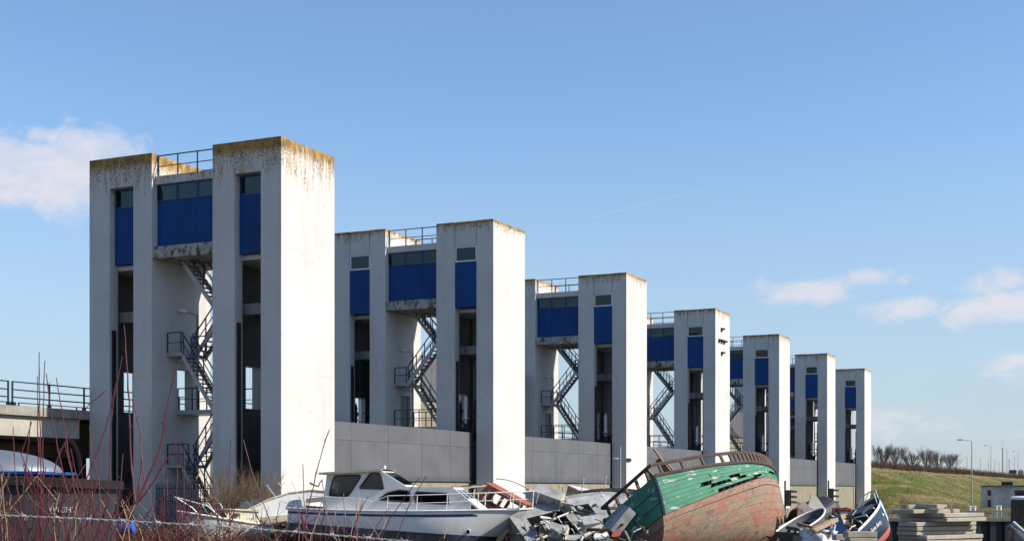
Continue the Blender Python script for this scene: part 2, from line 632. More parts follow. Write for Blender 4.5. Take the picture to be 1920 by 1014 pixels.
def ground_mat():
    t = NT('ground')
    t.coords(False)
    x, y, z = t.xyz()
    earth = t.mix(t.ramp(t.noise(0.9, 8, 0.68), 0.35, 0.65), (0.085, 0.06, 0.038), (0.17, 0.125, 0.075))
    green = t.mix(t.ramp(t.noise(0.12, 6, 0.65), 0.35, 0.62), (0.085, 0.115, 0.018), (0.13, 0.12, 0.04))
    straw = t.mix(t.ramp(t.noise(1.5, 5, 0.7), 0.3, 0.7), (0.30, 0.235, 0.115), (0.19, 0.145, 0.07))
    g = t.mix(t.ramp(t.noise(0.085, 8, 0.74, 0.9, (1.0, 1.0, 4.0)), 0.50, 0.60), green, straw)
    g = t.mix(t.math('MULTIPLY', t.ramp(t.noise(0.30, 9, 0.80), 0.50, 0.62), 0.8), g, (0.062, 0.058, 0.02))
    g = t.mix(t.math('MULTIPLY', t.ramp(t.noise(4.5, 4, 0.7), 0.5, 0.7), 0.45), g, (0.055, 0.05, 0.02))
    # straw-coloured fringe along the crest
    g = t.mix(t.math('MULTIPLY', t.ramp(t.math('ADD', z, t.math('MULTIPLY', t.noise(0.4, 5), 1.2)), 5.2, 6.0), 0.75), g, straw)
    far = t.ramp(y, 70, 100)
    c = t.mix(far, earth, g)
    t.bump(t.noise(2.5, 8, 0.7), 0.9, 0.25)
    return t.done(c, 0.95, 0, 0.1)
M['ground'] = ground_mat()
structure(mb.build('ground', M['ground'], smooth=True))

def water_mat():
    t = NT('water')
    t.coords(False)
    t.bump(t.noise(0.9, 4, 0.6, 0.2, (1, 0.5, 1)), 0.25, 0.08)
    return t.done((0.018, 0.028, 0.03), 0.06, 0, 0.5)
M['water'] = water_mat()
structure(MB().grid([[(x, y, WATER_Z) for x in (-900, -100, 200, 1200)] for y in (40, 200, 600, 2500)]).build('water', M['water']))

# ------------------------------------------------------------------ towers
TOP = 18.1
def rel(z):
    return z + E

def railing(mb, pts, h=1.0, step=1.2, w=0.05, mids=(0.5,), posts=True):
    pts = [Vector(p) for p in pts]
    for a, b in zip(pts[:-1], pts[1:]):
        for hh in (h,) + tuple(h * m for m in mids):
            mb.bar(a + Vector((0, 0, hh)), b + Vector((0, 0, hh)), w * (1 if hh == h else 0.75))
        L = (b - a).length
        k = max(1, int(round(L / step)))
        for i in range(k + 1):
            p = a.lerp(b, i / k)
            mb.bar(p, p + Vector((0, 0, h)), w)

def flight(parent, u0, u1, va, za, vb, zb):
    """One stair flight between two levels: stringers, treads and handrails."""
    mb = MB()
    for u in (u0, u1 - 0.06):
        mb.plate([(va, za - 0.30), (va, za + 0.02), (vb, zb + 0.02), (vb, zb - 0.30)] if True else None, [], (u, 0, 0), (0, 1, 0), (0, 0, 1), 0.06)
    fl = mb.build('stair_flight', M['steel_grey'], parent)
    k = int(abs(za - zb) / 0.20)
    tr = MB().box(u0 + 0.065, u1 - 0.065, -0.13, 0.13, -0.02, 0.02)
    first = None
    for i in range(1, k):
        t = i / k
        if first is None:
            o = first = tr.build('tread', M['tread'], fl)
        else:
            o = first.copy()
            COL.objects.link(o)
            o.parent = fl
        o.location = (0, va + (vb - va) * t, za + (zb - za) * t - 0.05)
    hr = MB()
    for u in (u0 + 0.03, u1 - 0.03):
        a, b = Vector((u, va, za)), Vector((u, vb, zb))
        for hh, w in ((0.95, 0.05), (0.5, 0.035)):
            hr.bar(a + Vector((0, 0, hh)), b + Vector((0, 0, hh)), w)
        for i in range(4):
            p = a.lerp(b, (i + 0.15) / 3.3)
            hr.bar(p, p + Vector((0, 0, 0.95)), 0.045)
    hr.build('handrail', M['navy'], fl)
    return fl

def ribbed(mb, u, v0, v1, z0, z1, ribs, depth=0.035):
    """Vertical trapezoid ribs of a sheet-metal panel, facing -u."""
    prof = []
    w = (v1 - v0) / ribs
    for i in range(ribs):
        a = v0 + i * w
        prof += [(a, 0), (a + 0.36 * w, 0), (a + 0.50 * w, depth), (a + 0.86 * w, depth)]
    prof.append((v1, 0))
    back = 0.08
    vs, fs = [], []
    for vv, dd in prof:
        vs += [(u - dd, vv, z0), (u - dd, vv, z1)]
    n = len(prof)
    for i in range(n - 1):
        fs.append((2 * i, 2 * i + 2, 2 * i + 3, 2 * i + 1))
    b = len(vs)
    vs += [(u + back, v0, z0), (u + back, v0, z1), (u + back, v1, z0), (u + back, v1, z1)]
    fs += [(b, b + 1, b + 3, b + 2), (0, 1, b + 1, b), (2 * n - 2, b + 2, b + 3, 2 * n - 1)]
    fs.append(tuple([2 * i + 1 for i in range(n)] + [b + 3, b + 1]))
    fs.append(tuple([2 * i for i in range(n)][::-1] + [b, b + 2]))
    mb.add(vs, fs)

def block(parent, v0, first, cm, inner_door, bottom=-3.6):
    zb, sl0, sl1 = bottom, 1.10, 2.55
    mb = MB()
    dz0, dz1 = rel(3.8), rel(5.8)
    du0, du1 = 1.85, 3.05
    ends = ((v0, v0 + sl0, v0, v0 + 0.5), (v0 + sl1, v0 + BW, v0 + BW - 0.5, v0 + BW))
    for k, (a, b, wa, wb) in enumerate(ends):
        mb.box(0, 0.6, a, b, zb, TOP)
        mb.box(UL - 0.6, UL, a, b, zb, TOP)
        holes = []
        if (k == 1 and v0 < 1) or v0 > 1:
            holes = [[(du0, dz0), (du1, dz0), (du1, dz1), (du0, dz1)]]
        mb.plate([(0.6, zb), (UL - 0.6, zb), (UL - 0.6, TOP - 0.3), (0.6, TOP - 0.3)], holes, (0, wb, 0), (1, 0, 0), (0, 0, 1), wb - wa)
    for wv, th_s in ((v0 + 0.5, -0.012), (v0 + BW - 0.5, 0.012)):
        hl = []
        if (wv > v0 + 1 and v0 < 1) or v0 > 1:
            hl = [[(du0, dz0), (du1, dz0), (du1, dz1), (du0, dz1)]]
        MB().plate([(0.61, zb), (UL - 0.61, zb), (UL - 0.61, rel(10.49)), (0.61, rel(10.49))], hl, (0, wv, 0), (1, 0, 0), (0, 0, 1), th_s).build('chamber_shade_sheet', M['lining'], parent)  # added thin sheet, chamber shade painted into its colour
    # plate() grows along ax x ay = -y, so the sheet above spans wa..wb
    g = 0.0 if first else 0.035
    inset = 0.0 if first else 0.012
    hz = rel(14.35)
    mb.box(inset, 0.6, v0 + sl0 + g, v0 + sl1 - g, hz, TOP - (0 if first else 0.01))
    mb.box(UL - 0.6, UL - inset, v0 + sl0 + g, v0 + sl1 - g, hz, TOP - (0 if first else 0.01))
    mb.box(0.6, UL - 0.6, v0, v0 + BW, TOP - 0.3, TOP - 0.02)
    mb.box(0.6, UL - 0.6, v0 + 0.5, v0 + BW - 0.5, rel(10.5), rel(10.72))
    mb.build('tower_block', cm, parent)
    for ub_ in (0.9, 3.0):
        MB().box(ub_, ub_ + 0.4, v0 + 0.513, v0 + BW - 0.513, rel(8.05), rel(8.55)).build('tie_beam', M['pier0'], parent)
    # blue sheeting and window in the slot, both faces
    for face in (0, 1):
        rec = 0.36 if first else 0.03
        pm = MB()
        z0, z1 = rel(10.74), rel(13.42)
        if face == 0:
            ribbed(pm, rec + 0.03, v0 + sl0 + 0.012, v0 + sl1 - 0.012, z0, z1, 13)
        else:
            pm.box(UL - rec - 0.1, UL - rec, v0 + sl0 + 0.012, v0 + sl1 - 0.012, z0, z1)
        pm.build('blue_panel', M['blue'], parent)
        u = rec + 0.02 if face == 0 else UL - rec - 0.10
        fr = MB().plate([(v0 + sl0 + 0.014, rel(13.43)), (v0 + sl1 - 0.014, rel(13.43)), (v0 + sl1 - 0.014, rel(14.34)), (v0 + sl0 + 0.014, rel(14.34))],
                        [[(v0 + sl0 + 0.09, rel(13.51)), (v0 + sl1 - 0.09, rel(13.51)), (v0 + sl1 - 0.09, rel(14.26)), (v0 + sl0 + 0.09, rel(14.26))]],
                        (u, 0, 0), (0, 1, 0), (0, 0, 1), 0.07)
        w = fr.build('window', M['blueframe'] if first else M['white_frame'], parent)
        MB().box(u + 0.03, u + 0.042, v0 + sl0 + 0.085, v0 + sl1 - 0.085, rel(13.505), rel(14.265)).build('pane', M['glass_teal'], w)
    # guide rails for the gate
    for vv in (sl1 - 0.10, sl0 + 0.02):
        MB().box(0.14, 0.36, v0 + vv, v0 + vv + 0.08, zb, rel(7.6)).build('guide_rail', M['black'], parent)
    if inner_door:
        d = MB().box(du0 + 0.02, du1 - 0.02, v0 + 0.12, v0 + 0.18, dz0, dz1 - 0.02).build('door', M['door'], parent)
        MB().box(du0 + 0.14, du0 + 0.26, v0 + 0.07, v0 + 0.117, dz0 + 1.0, dz0 + 1.05).build('handle', M['black'], d)

def make_tower(idx):
    first = idx == 0
    cm = M['conc1'] if first else M['conc']
    desc = ['gate tower with ochre lichened top edge, largest concrete one of the row',
            'concrete gate tower second in the row, directly after the ochre-topped one',
            'concrete gate tower third in the row from the ochre-topped one',
            'concrete gate tower carrying five small black signal hoods on its sunlit face',
            'concrete gate tower between the one with signal hoods and the next to last',
            'concrete gate tower next to last, before the grass embankment',
            'last concrete gate tower of the row, beside the grass embankment'][idx]
    t = thing('gate_tower', desc, 'tower', CORN[idx], (0, 0, ROT), 'lift gate towers of the sluice')
    block(t, 0.0, first, cm, False)
    block(t, GV0, first, cm, not first)
    # bridge room between the blocks
    v0, v1 = BW, GV0
    bay = (v1 - v0) / 3
    MB().box(0.02, UL - 0.3, v0 + 0.003, v1 - 0.003, rel(10.83), rel(11.38)).build('bridge_slab', M['slab'], t)
    MB().box(0.24, UL - 0.5, v0 + 0.003, v1 - 0.003, rel(14.35), rel(14.73)).build('bridge_roof', cm, t)
    for face in (0, 1):
        for i in range(3):
            a, b = v0 + i * bay + 0.012, v0 + (i + 1) * bay - 0.012
            pm = MB()
            if face == 0:
                ribbed(pm, 0.42, a, b, rel(11.385), rel(13.57), 11)
                u = 0.36
            else:
                pm.box(UL - 0.78, UL - 0.70, a, b, rel(11.385), rel(13.57))
                u = UL - 0.78
            pm.build('blue_panel', M['blue'], t)
            fr = MB().plate([(a, rel(13.575)), (b, rel(13.575)), (b, rel(14.345)), (a, rel(14.345))],
                            [[(a + 0.05, rel(13.62)), (b - 0.05, rel(13.62)), (b - 0.05, rel(14.29)), (a + 0.05, rel(14.29))]],
                            (u, 0, 0), (0, 1, 0), (0, 0, 1), 0.07)
            w = fr.build('window', M['blueframe'], t)
            MB().box(u + 0.03, u + 0.042, a + 0.045, b - 0.045, rel(13.615), rel(14.295)).build('pane', M['glass_teal'], w)
    # machinery inside the bridge room
    mm = MB()
    mm.box(1.5, 2.6, v0 + 0.5, v0 + 1.3, rel(11.39), rel(13.3))
    mm.box(1.7, 2.4, v0 + 2.0, v0 + 2.9, rel(11.39), rel(12.9))
    mm.tube([(2.0, v0 + 1.3, rel(12.6)), (2.0, v0 + 2.0, rel(12.6))], 0.2, 10)
    mm.build('winch_housing', M['steel_grey'], t)
    r = MB()
    for uu in (0.42, UL - 0.65):
        railing(r, [(uu, v0 + 0.05, rel(14.73)), (uu, v1 - 0.05, rel(14.73))], 1.0, 1.2)
    r.build('roof_railing', M['navy'], t)
    # stairs in the gap
    fr_, rr_ = (1.10, 1.95), (2.05, 2.90)
    A, B = (fr_, rr_) if first else (rr_, fr_)
    flight(t, *A, 6.35, rel(10.85), 4.55, rel(8.7))
    MB().box(1.05, 2.95, v0 + 0.003, 4.55, rel(8.55), rel(8.68)).build('landing', M['steel_grey'], t)
    flight(t, *B, 4.55, rel(8.7), 6.42, rel(6.5))
    MB().box(1.05, 2.95, 6.42, v1 - 0.003, rel(6.33), rel(6.48)).build('landing', M['steel_grey'], t)
    for (uu, va_, vb_, zz) in ((1.08, v1 - 0.05, 6.45, 6.5), (2.92, v1 - 0.05, 6.45, 6.5), (1.08, v0 + 0.05, 4.5, 8.7), (2.92, v0 + 0.05, 4.5, 8.7)):
        r = MB()
        railing(r, [(uu, va_, rel(zz)), (uu, vb_, rel(zz))], 0.95, 0.85)
        r.build('landing_railing', M['navy'], t)
    flight(t, *A, 6.42, rel(6.5), 4.55, rel(3.8))
    p0 = 1.80 if first else 1.0
    MB().box(p0, 3.5, v0 + 0.003, v1 - 0.003, rel(3.6), rel(3.8)).build('platform', M['steel_grey'], t)
    r = MB()
    railing(r, [(p0 + 0.05, v0 + (0.05 if not first else 0.9), rel(3.8)), (p0 + 0.05, v1 - 0.05, rel(3.8))], 1.05, 0.9)
    railing(r, [(3.45, v0 + 0.05, rel(3.8)), (3.45, v1 - 0.05, rel(3.8))], 1.05, 0.9)
    r.build('platform_railing', M['navy'], t)
    if first:
        flight(t, *rr_, 4.55, rel(3.8), 6.42, rel(1.2))
        MB().box(1.05, 2.95, 6.42, v1 - 0.003, rel(1.03), rel(1.18)).build('landing', M['steel_grey'], t)
        r = MB()
        railing(r, [(1.08, v1 - 0.05, rel(1.2)), (1.08, 6.0, rel(1.2))], 0.95, 0.6)
        r.build('landing_railing', M['navy'], t)
        flight(t, *fr_, 6.42, rel(1.2), 4.4, rel(-2.0))
    # bulkhead lamps on the inner wall
    for uu, zz in ((1.9, 8.55), (1.9, 6.15)):
        l = MB().box(uu, uu + 0.5, v1 - 0.16, v1 - 0.004, rel(zz), rel(zz + 0.14)).build('wall_lamp', M['white_paint'], t)
        MB().tube([(uu + 0.5, v1 - 0.04, rel(zz + 0.07)), (3.35, v1 - 0.04, rel(zz + 0.02)), (3.35, v1 - 0.04, rel(3.85))], 0.022, 5).build('conduit', M['tread'], l)
    return t

towers = [make_tower(i) for i in range(7)]

# ------------------------------------------------------------------ lift gates
def gate(i, far, raised, label):
    a = towers[i].location
    L = (CORN[i + 1] - CORN[i]).length
    u0, u1 = UL - 0.5, L + 0.5
    vb = (GV0 if far else 0.0) + 1.30
    lift = 5.4 if raised else 0.0
    t = thing('lift_gate', label, 'gate', a + EV * 0, (0, 0, ROT), 'steel lift gates between the towers')
    ztop, zmid, zbot = rel(3.34), rel(0.5), rel(-3.4)
    n = 10
    def bow(s):
        return -0.42 * (1 - (2 * s - 1) ** 2) ** 0.5 * (1 if True else 0)
    k = 5
    # skin plates, one per bay, bowed in plan
    for j in range(k):
        m = MB()
        s0, s1 = j / k + 0.0006, (j + 1) / k - 0.0006
        sub = 4
        pf, pb = [], []
        for q in range(sub + 1):
            s = s0 + (s1 - s0) * q / sub
            uu = u0 + (u1 - u0) * s
            pf.append((uu, vb + bow(s)))
            pb.append((uu, vb + bow(s) + 0.5))
        poly = pf + pb[::-1]
        nn = len(poly)
        fs = [tuple(range(nn))[::-1], tuple(range(nn, 2 * nn))] + [(q, (q + 1) % nn, nn + (q + 1) % nn, nn + q) for q in range(nn)]
        zs = zmid + 1.95
        for za_, zb_ in ((zmid, zs - 0.006), (zs + 0.006, ztop)):
            m = MB()
            m.add([(x, y, za_) for x, y in poly] + [(x, y, zb_) for x, y in poly], fs)
            m.build('skin_plate', M['gate'], t)
    m = MB()
    pf = []
    for q in range(25):
        s = q / 24
        pf.append((u0 + (u1 - u0) * s, vb + bow(s) + 0.05))
    pb = [(x, y + 0.4) for x, y in pf]
    poly = pf + pb[::-1]
    nn = len(poly)
    m.add([(x, y, zbot) for x, y in poly] + [(x, y, zmid - 0.012) for x, y in poly],
          [tuple(range(nn))[::-1], tuple(range(nn, 2 * nn))] + [(q, (q + 1) % nn, nn + (q + 1) % nn, nn + q) for q in range(nn)])
    m.build('gate_foot', M['gate_low'], t)
    # seal strip between skin and foot
    m = MB()
    m.tube([(u0 + (u1 - u0) * q / 24, vb + bow(q / 24) - 0.02, zmid - 0.03) for q in range(25)], 0.05, 5)
    m.build('seal_strip', M['tread'], t)
    # lifting yoke with guide posts and white rod, standing in the slot of the next tower
    uc, vc = L + 0.85, (GV0 if far else 0.0) + 1.83
    y = MB()
    y.box(uc - 0.35, uc + 0.35, vc - 0.62, vc + 0.62, rel(2.9), rel(3.42))
    y.box(uc - 0.25, uc + 0.25, vc - 0.17, vc + 0.17, rel(3.42), rel(3.95))
    for s in (-1, 1):
        y.lathe([(0.085, rel(3.42)), (0.085, rel(4.5)), (0.14, rel(4.55)), (0.14, rel(4.75)), (0.07, rel(4.85)), (0.11, rel(5.0)), (0.02, rel(5.35))], 8, Matrix.Translation((uc, vc + s * 0.5, 0)))
        y.bar((uc, vc + s * 0.5, rel(4.2)), (uc, vc, rel(3.6)), 0.08)
    y.bar((uc, vc - 0.5, rel(4.72)), (uc, vc + 0.5, rel(4.72)), 0.05)
    yo = y.build('lifting_yoke', M['black'], t)
    MB().lathe([(0.05, rel(3.9)), (0.05, rel(4.15)), (0.19, rel(4.18)), (0.19, rel(4.24)), (0.115, rel(4.25)), (0.115, rel(5.45)), (0.06, rel(5.5)), (0.06, rel(5.6))], 12, Matrix.Translation((uc - 0.28, vc, 0))).build('rod_sleeve', M['white_paint'], yo)
    m = MB()
    zc = rel(10.5) - (lift if raised else 0)
    for s in (-0.10, 0.10):
        m.tube([(uc - 0.28, vc + s * 0.5, rel(5.5)), (uc - 0.28, vc + s, zc)], 0.022, 5)
    m.build('lifting_cable', M['black'], t)
    t.location.z += lift
    return t

names = ['ochre-topped tower and the second tower', 'second and third towers', 'third tower and the tower with signal hoods',
         'tower with signal hoods and the fifth tower', 'fifth tower and the next to last tower', 'next to last tower and the last tower']
for i in range(6):
    gate(i, False, False, 'lowered grey bowed steel gate between ' + names[i])
for i in range(6):
    r_ = i in (1, 4)
    gate(i, True, r_, ('raised' if r_ else 'lowered') + ' grey steel gate beside the roadway, between ' + names[i])

# ------------------------------------------------------------------ road bridge behind the towers
M['deck_edge'] = worn('weathered_deck_edge', (0.33, 0.31, 0.27), (0.12, 0.105, 0.08), 0.8, 1.3, 0.9, fine=14)
M['girder'] = worn('girder_concrete', (0.42, 0.40, 0.35), (0.22, 0.20, 0.16), 0.6, 0.7, 0.9, fine=12)
M['asphalt'] = plain('asphalt', (0.05, 0.05, 0.052), 0.9)
rb = thing('road_bridge', 'long concrete road bridge with navy railings running behind the gate towers', 'bridge', O, (0, 0, ROT))
zd = rel(3.78)
RV0, RV1 = GV0 + BW + 0.02, GV0 + BW + 11.5
MB().box(-75, 139, RV0 + 0.0, RV0 + 0.7, zd - 0.42, zd).build('kerb_beam', M['deck_edge'], rb)
MB().box(-75, 139, RV1 - 0.7, RV1, zd - 0.42, zd).build('kerb_beam', M['deck_edge'], rb)
MB().box(-75, 139, RV0 + 0.7, RV1 - 0.7, zd - 0.40, zd - 0.12).build('roadway', M['asphalt'], rb)
for j in range(5):
    g0 = RV0 + 0.25 + j * 2.6
    for a, b in ((-75, -0.4), (UL * 0.5, 21.1), (22, 43), (44, 65), (66, 87), (88, 109), (110, 131), (132, 138.9)):
        MB().box(a, b, g0, g0 + 0.55, zd - 1.35, zd - 0.425).build('girder', M['girder'], rb)
for vv in (RV0 + 0.12, RV1 - 0.12):
    a = -75.0
    while a < 138:
        r = MB()
        b = min(a + 11.7, 138.5)
        k = 5
        for hh in (1.08, 0.72, 0.38):
            r.bar((a, vv, zd + hh), (b - 0.25, vv, zd + hh), 0.055)
        for q in range(k + 1):
            x = a + (b - 0.25 - a) * q / k
            r.bar((x, vv, zd - 0.15), (x, vv, zd + 1.1), 0.06, 0.07)
            r.bar((x, vv, zd), (x, vv, zd + 0.16), 0.22, 0.05)
        r.build('railing', M['navy'], rb)
        a = b
# abutment walls under the deck on the left bank
M['abut'] = worn('dark_abutment', (0.17, 0.145, 0.115), (0.06, 0.05, 0.04), 0.8, 0.6, 0.95, fine=10)
MB().box(-75, 8.6, RV0 + 8.0, RV0 + 8.8, -0.5, zd - 1.36).build('abutment_wall', M['abut'], rb)
MB().box(-75, 8.0, RV0 + 7.2, RV0 + 7.98, zd - 2.05, zd - 1.37).build('bearing_beam', M['girder'], rb)

# piers under the tower feet (dark base ledge in the water)
M['pier'] = worn('wet_pier_concrete', (0.22, 0.20, 0.165), (0.10, 0.09, 0.07), 0.7, 0.8, 0.9)
for i in range(7):
    p = MB()
    p.box(-0.5, UL + 0.5, -0.5, RV1, -4.5, rel(-1.95))
    o = p.build('pier_footing', M['pier'], towers[i])

# signal hoods on the fourth tower's sunlit face (local -y side)
t4 = towers[3]
def hooded_lamp(u, z, label):
    p = CORN[3] + D * u
    t = thing('signal_lamp', label, 'signal', (p.x, p.y, z), (0, 0, ROT), 'hooded signal lamps on the tower')
    t.scale = (0.75, 1, 0.75)
    MB().box(-0.2, 0.2, -0.10, -0.003, -0.22, 0.22).build('backplate', M['black'], t)
    h = MB()
    pr = []
    for k in range(9):
        a = math.pi * k / 8
        pr.append((0.20 * math.cos(a), 0.20 * math.sin(a)))
    h.grid([[(x, -0.10, z0) for x, z0 in pr], [(x, -0.34, z0 * 0.9 - 0.02) for x, z0 in pr]])
    h.build('hood', M['black'], t)
    MB().lathe([(0.13, 0), (0.13, 0.03), (0.05, 0.05)], 10, Matrix.Translation((0, -0.10, -0.02)) @ Matrix.Rotation(rad(90), 4, 'X')).build('lens', M['glass_dark'], t)
zc4 = rel(13.05)
hooded_lamp(1.75, zc4 + 1.05, 'black hooded signal lamp on the tower face, topmost of five')
hooded_lamp(1.0, zc4, 'black hooded signal lamp in the middle row of five, nearest the tower front edge')
hooded_lamp(1.75, zc4, 'black hooded signal lamp at the centre of the cross of five')
hooded_lamp(2.5, zc4, 'black hooded signal lamp in the middle row of five, farthest from the tower front edge')
hooded_lamp(1.8, zc4 - 1.05, 'black hooded signal lamp on the tower face, lowest of five')
# ------------------------------------------------------------------ boats
def frame(xd, zd_, loc):
    """World matrix from a bow direction and an approximate up direction."""
    x = Vector(xd).normalized()
    z = Vector(zd_)
    z = (z - x * z.dot(x)).normalized()
    y = z.cross(x)
    m = Matrix((x, y, z)).transposed().to_4x4()
    m.translation = Vector(loc)
    return m

class Hull:
    """Hull surface: t runs stern to bow, q runs keel to sheer."""
    def __init__(s, L, b, s0, s1, tr=0.8, tm=0.4, bp=2.4, be=0.8, rake=0.5, kr=0.6, yp=0.8, zp=1.1, sag=0.0):
        s.__dict__.update(locals())

    def beam(s, t):
        if t < s.tm:
            return s.b * (1 - (1 - s.tr) * ((s.tm - t) / s.tm) ** 2)
        return s.b * max(0.0, 1 - ((t - s.tm) / (1 - s.tm)) ** s.bp) ** s.be

    def sheer(s, t):
        return s.s0 + (s.s1 - s.s0) * t ** 1.5 - s.sag * math.sin(math.pi * t)

    def keel(s, t):
        return s.kr * s.s1 * max(0.0, (t - 0.7) / 0.3) ** 2.2

    def p(s, t, q, side, off=0.0):
        a = q * math.pi / 2
        b, k, sh = s.beam(t), s.keel(t), s.sheer(t)
        yy = (b + off) * math.sin(a) ** s.yp if q > 0 else 0.0
        zz = k + (sh - k) * (1 - math.cos(a)) ** s.zp if q > 0 else k
        x = s.L * t + s.rake * (t ** 4) * (zz - s.s1) / s.s1
        return Vector((x, side * yy, zz - off * (1 - q)))

    def skin(s, mats, bands, parent, nt=28, nq=14, name='hull'):
        """bands: list of (q limit, material index)."""
        m = MB()
        for side in (-1, 1):
            for j in range(nq):
                q0, q1 = j / nq, (j + 1) / nq
                mi = next(i for lim, i in bands if (q0 + q1) / 2 <= lim)
                P = [[s.p(i / nt, q, side) for i in range(nt + 1)] for q in (q0, q1)]
                m.grid(P, mi)
        tr = [s.p(0, j / nq, -1) for j in range(nq, 0, -1)] + [s.p(0, j / nq, 1) for j in range(0, nq + 1)]
        m.add(tr, [tuple(range(len(tr)))], bands[-1][1])
        return m.build(name, mats, parent, smooth=False)

    def deck(s, mat, parent, drop=0.04, t0=0.0, t1=0.99, hole=None, name='deck'):
        n = 24
        left = [(s.p(t0 + (t1 - t0) * i / n, 1, -1)) for i in range(n + 1)]
        right = [(s.p(t0 + (t1 - t0) * i / n, 1, 1)) for i in range(n + 1)]
        m = MB()
        if hole:
            # flat sheet with an opening
            zz = min(p.z for p in left) - drop
            out = [(p.x, p.y * 0.985) for p in left] + [(p.x, p.y * 0.985) for p in right[::-1]]
            m.plate(out, [hole] if not isinstance(hole[0], list) else hole, (0, 0, zz - 0.03), (1, 0, 0), (0, 1, 0), 0.03)
        else:
            rows = []
            for a, b in zip(left, right):
                c = (a + b) / 2 + Vector((0, 0, 0.05))
                rows.append([a * 1.0 + Vector((0, 0.01, -drop)), c - Vector((0, 0, drop)), b + Vector((0, -0.01, -drop))])
            m.grid(rows)
        return m.build(name, mat, parent)

    def rail(s, t0, t1, h, side, n=6, inset=0.06):
        pts = []
        for i in range(n + 1):
            p = s.p(t0 + (t1 - t0) * i / n, 1, side)
            p.y -= side * inset
            pts.append(p)
        return pts

def rooted(name, label, cat, mat4, group=None):
    o = thing(name, label, cat, group=group)
    o.matrix_world = mat4
    return o

def text_mesh(body, size, mat, parent, loc, rot, depth=0.004, shear=0.0, name='lettering'):
    cu = bpy.data.curves.new(name, 'FONT')
    cu.body = body
    cu.size = size
    cu.extrude = depth
    cu.shear = shear
    cu.align_x = 'CENTER'
    tmp = bpy.data.objects.new('tmp', cu)
    COL.objects.link(tmp)
    dg = bpy.context.evaluated_depsgraph_get()
    me = bpy.data.meshes.new_from_object(tmp.evaluated_get(dg))
    bpy.data.objects.remove(tmp)
    me.materials.clear()
    me.materials.append(mat)
    o = bpy.data.objects.new(name, me)
    COL.objects.link(o)
    o.parent = parent
    o.location = loc
    o.rotation_euler = rot
    return o

def vivid_hull(name, zones, stain, rust=None):
    """Boat paint in bands by height above the keel: zones = [(z upper limit, colour)]; grime and rust on top."""
    t = NT(name)
    t.coords()
    z = t.math('ADD', t.z(), t.math('MULTIPLY', t.math('SUBTRACT', t.noise(4, 4, 0.6), 0.5), 0.03))
    c = zones[-1][1]
    for lim, col in reversed(zones[:-1]):
        c = t.mix(t.ramp(z, lim + 0.012, lim - 0.012), c, col)
    c = t.mix(t.math('MULTIPLY', t.ramp(t.noise(1.1, 6, 0.65), 0.40, 0.75), 0.38), c, stain)
    c = t.mix(t.math('MULTIPLY', t.ramp(t.noise(3.5, 5, 0.6, 0, (1, 1, 0.10)), 0.55, 0.8), 0.35), c, stain)
    if rust:
        f = t.math('MULTIPLY', t.ramp(t.noise(2.6, 8, 0.7, 0.3), 0.60, 0.68), t.ramp(z, zones[0][0] + 0.1, zones[0][0] - 0.15))
        c = t.mix(f, c, rust)
    t.bump(t.noise(9, 5, 0.6), 0.12, 0.015)
    return t.done(c, 0.38, 0, 0.45)

M['cruiser'] = vivid_hull('cruiser_paint', [(0.46, (0.05, 0.028, 0.02)), (0.74, (0.06, 0.068, 0.07)), (0.81, (0.012, 0.04, 0.16)), (9, (0.76, 0.76, 0.75))], (0.42, 0.40, 0.35), (0.16, 0.05, 0.022))
M['navy_stripe'] = plain('navy_stripe', (0.010, 0.030, 0.12), 0.4)
M['gel'] = worn('aged_white_gelcoat', (0.80, 0.79, 0.76), (0.42, 0.39, 0.32), 0.35, 1.6, 0.4, rust=(0.25, 0.17, 0.09), rust_amt=0.74)
M['cream'] = worn('cream_gelcoat', (0.66, 0.58, 0.42), (0.38, 0.31, 0.20), 0.5, 1.8, 0.55, rust=(0.17, 0.11, 0.06), rust_amt=0.70)
M['dirty'] = worn('dirty_white_hull', (0.58, 0.545, 0.48), (0.27, 0.235, 0.18), 0.75, 1.3, 0.7, rust=(0.13, 0.085, 0.05), rust_amt=0.68)
M['grey_deck'] = worn('weathered_grey_deck', (0.36, 0.37, 0.375), (0.15, 0.14, 0.115), 0.9, 2.2, 0.75, rust=(0.08, 0.05, 0.032), rust_amt=0.60)
M['rusty'] = worn('rusted_hull', (0.24, 0.22, 0.20), (0.12, 0.10, 0.08), 0.8, 1.5, 0.8, rust=(0.13, 0.05, 0.024), rust_amt=0.52)
M['orange'] = worn('orange_brown_paint', (0.40, 0.105, 0.045), (0.20, 0.06, 0.03), 0.6, 2.0, 0.6)
M['tube'] = plain('stainless_tube', (0.72, 0.72, 0.70), 0.3, 0.35)
M['whitetube'] = plain('white_tube', (0.78, 0.77, 0.74), 0.45)
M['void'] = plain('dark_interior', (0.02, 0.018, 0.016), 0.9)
M['wood'] = worn('weathered_wood', (0.27, 0.19, 0.12), (0.11, 0.075, 0.05), 0.8, 3, 0.85, fine=30)
M['darkwood'] = worn('dark_rail_wood', (0.115, 0.075, 0.055), (0.045, 0.032, 0.026), 0.8, 3, 0.85, fine=30)
M['rubber'] = plain('black_rubber', (0.018, 0.018, 0.02), 0.6)
M['blue_plastic'] = worn('blue_plastic', (0.02, 0.10, 0.42), (0.02, 0.05, 0.2), 0.4, 3, 0.4)
M['orange_pl'] = plain('coral_plastic', (0.62, 0.12, 0.08), 0.5)

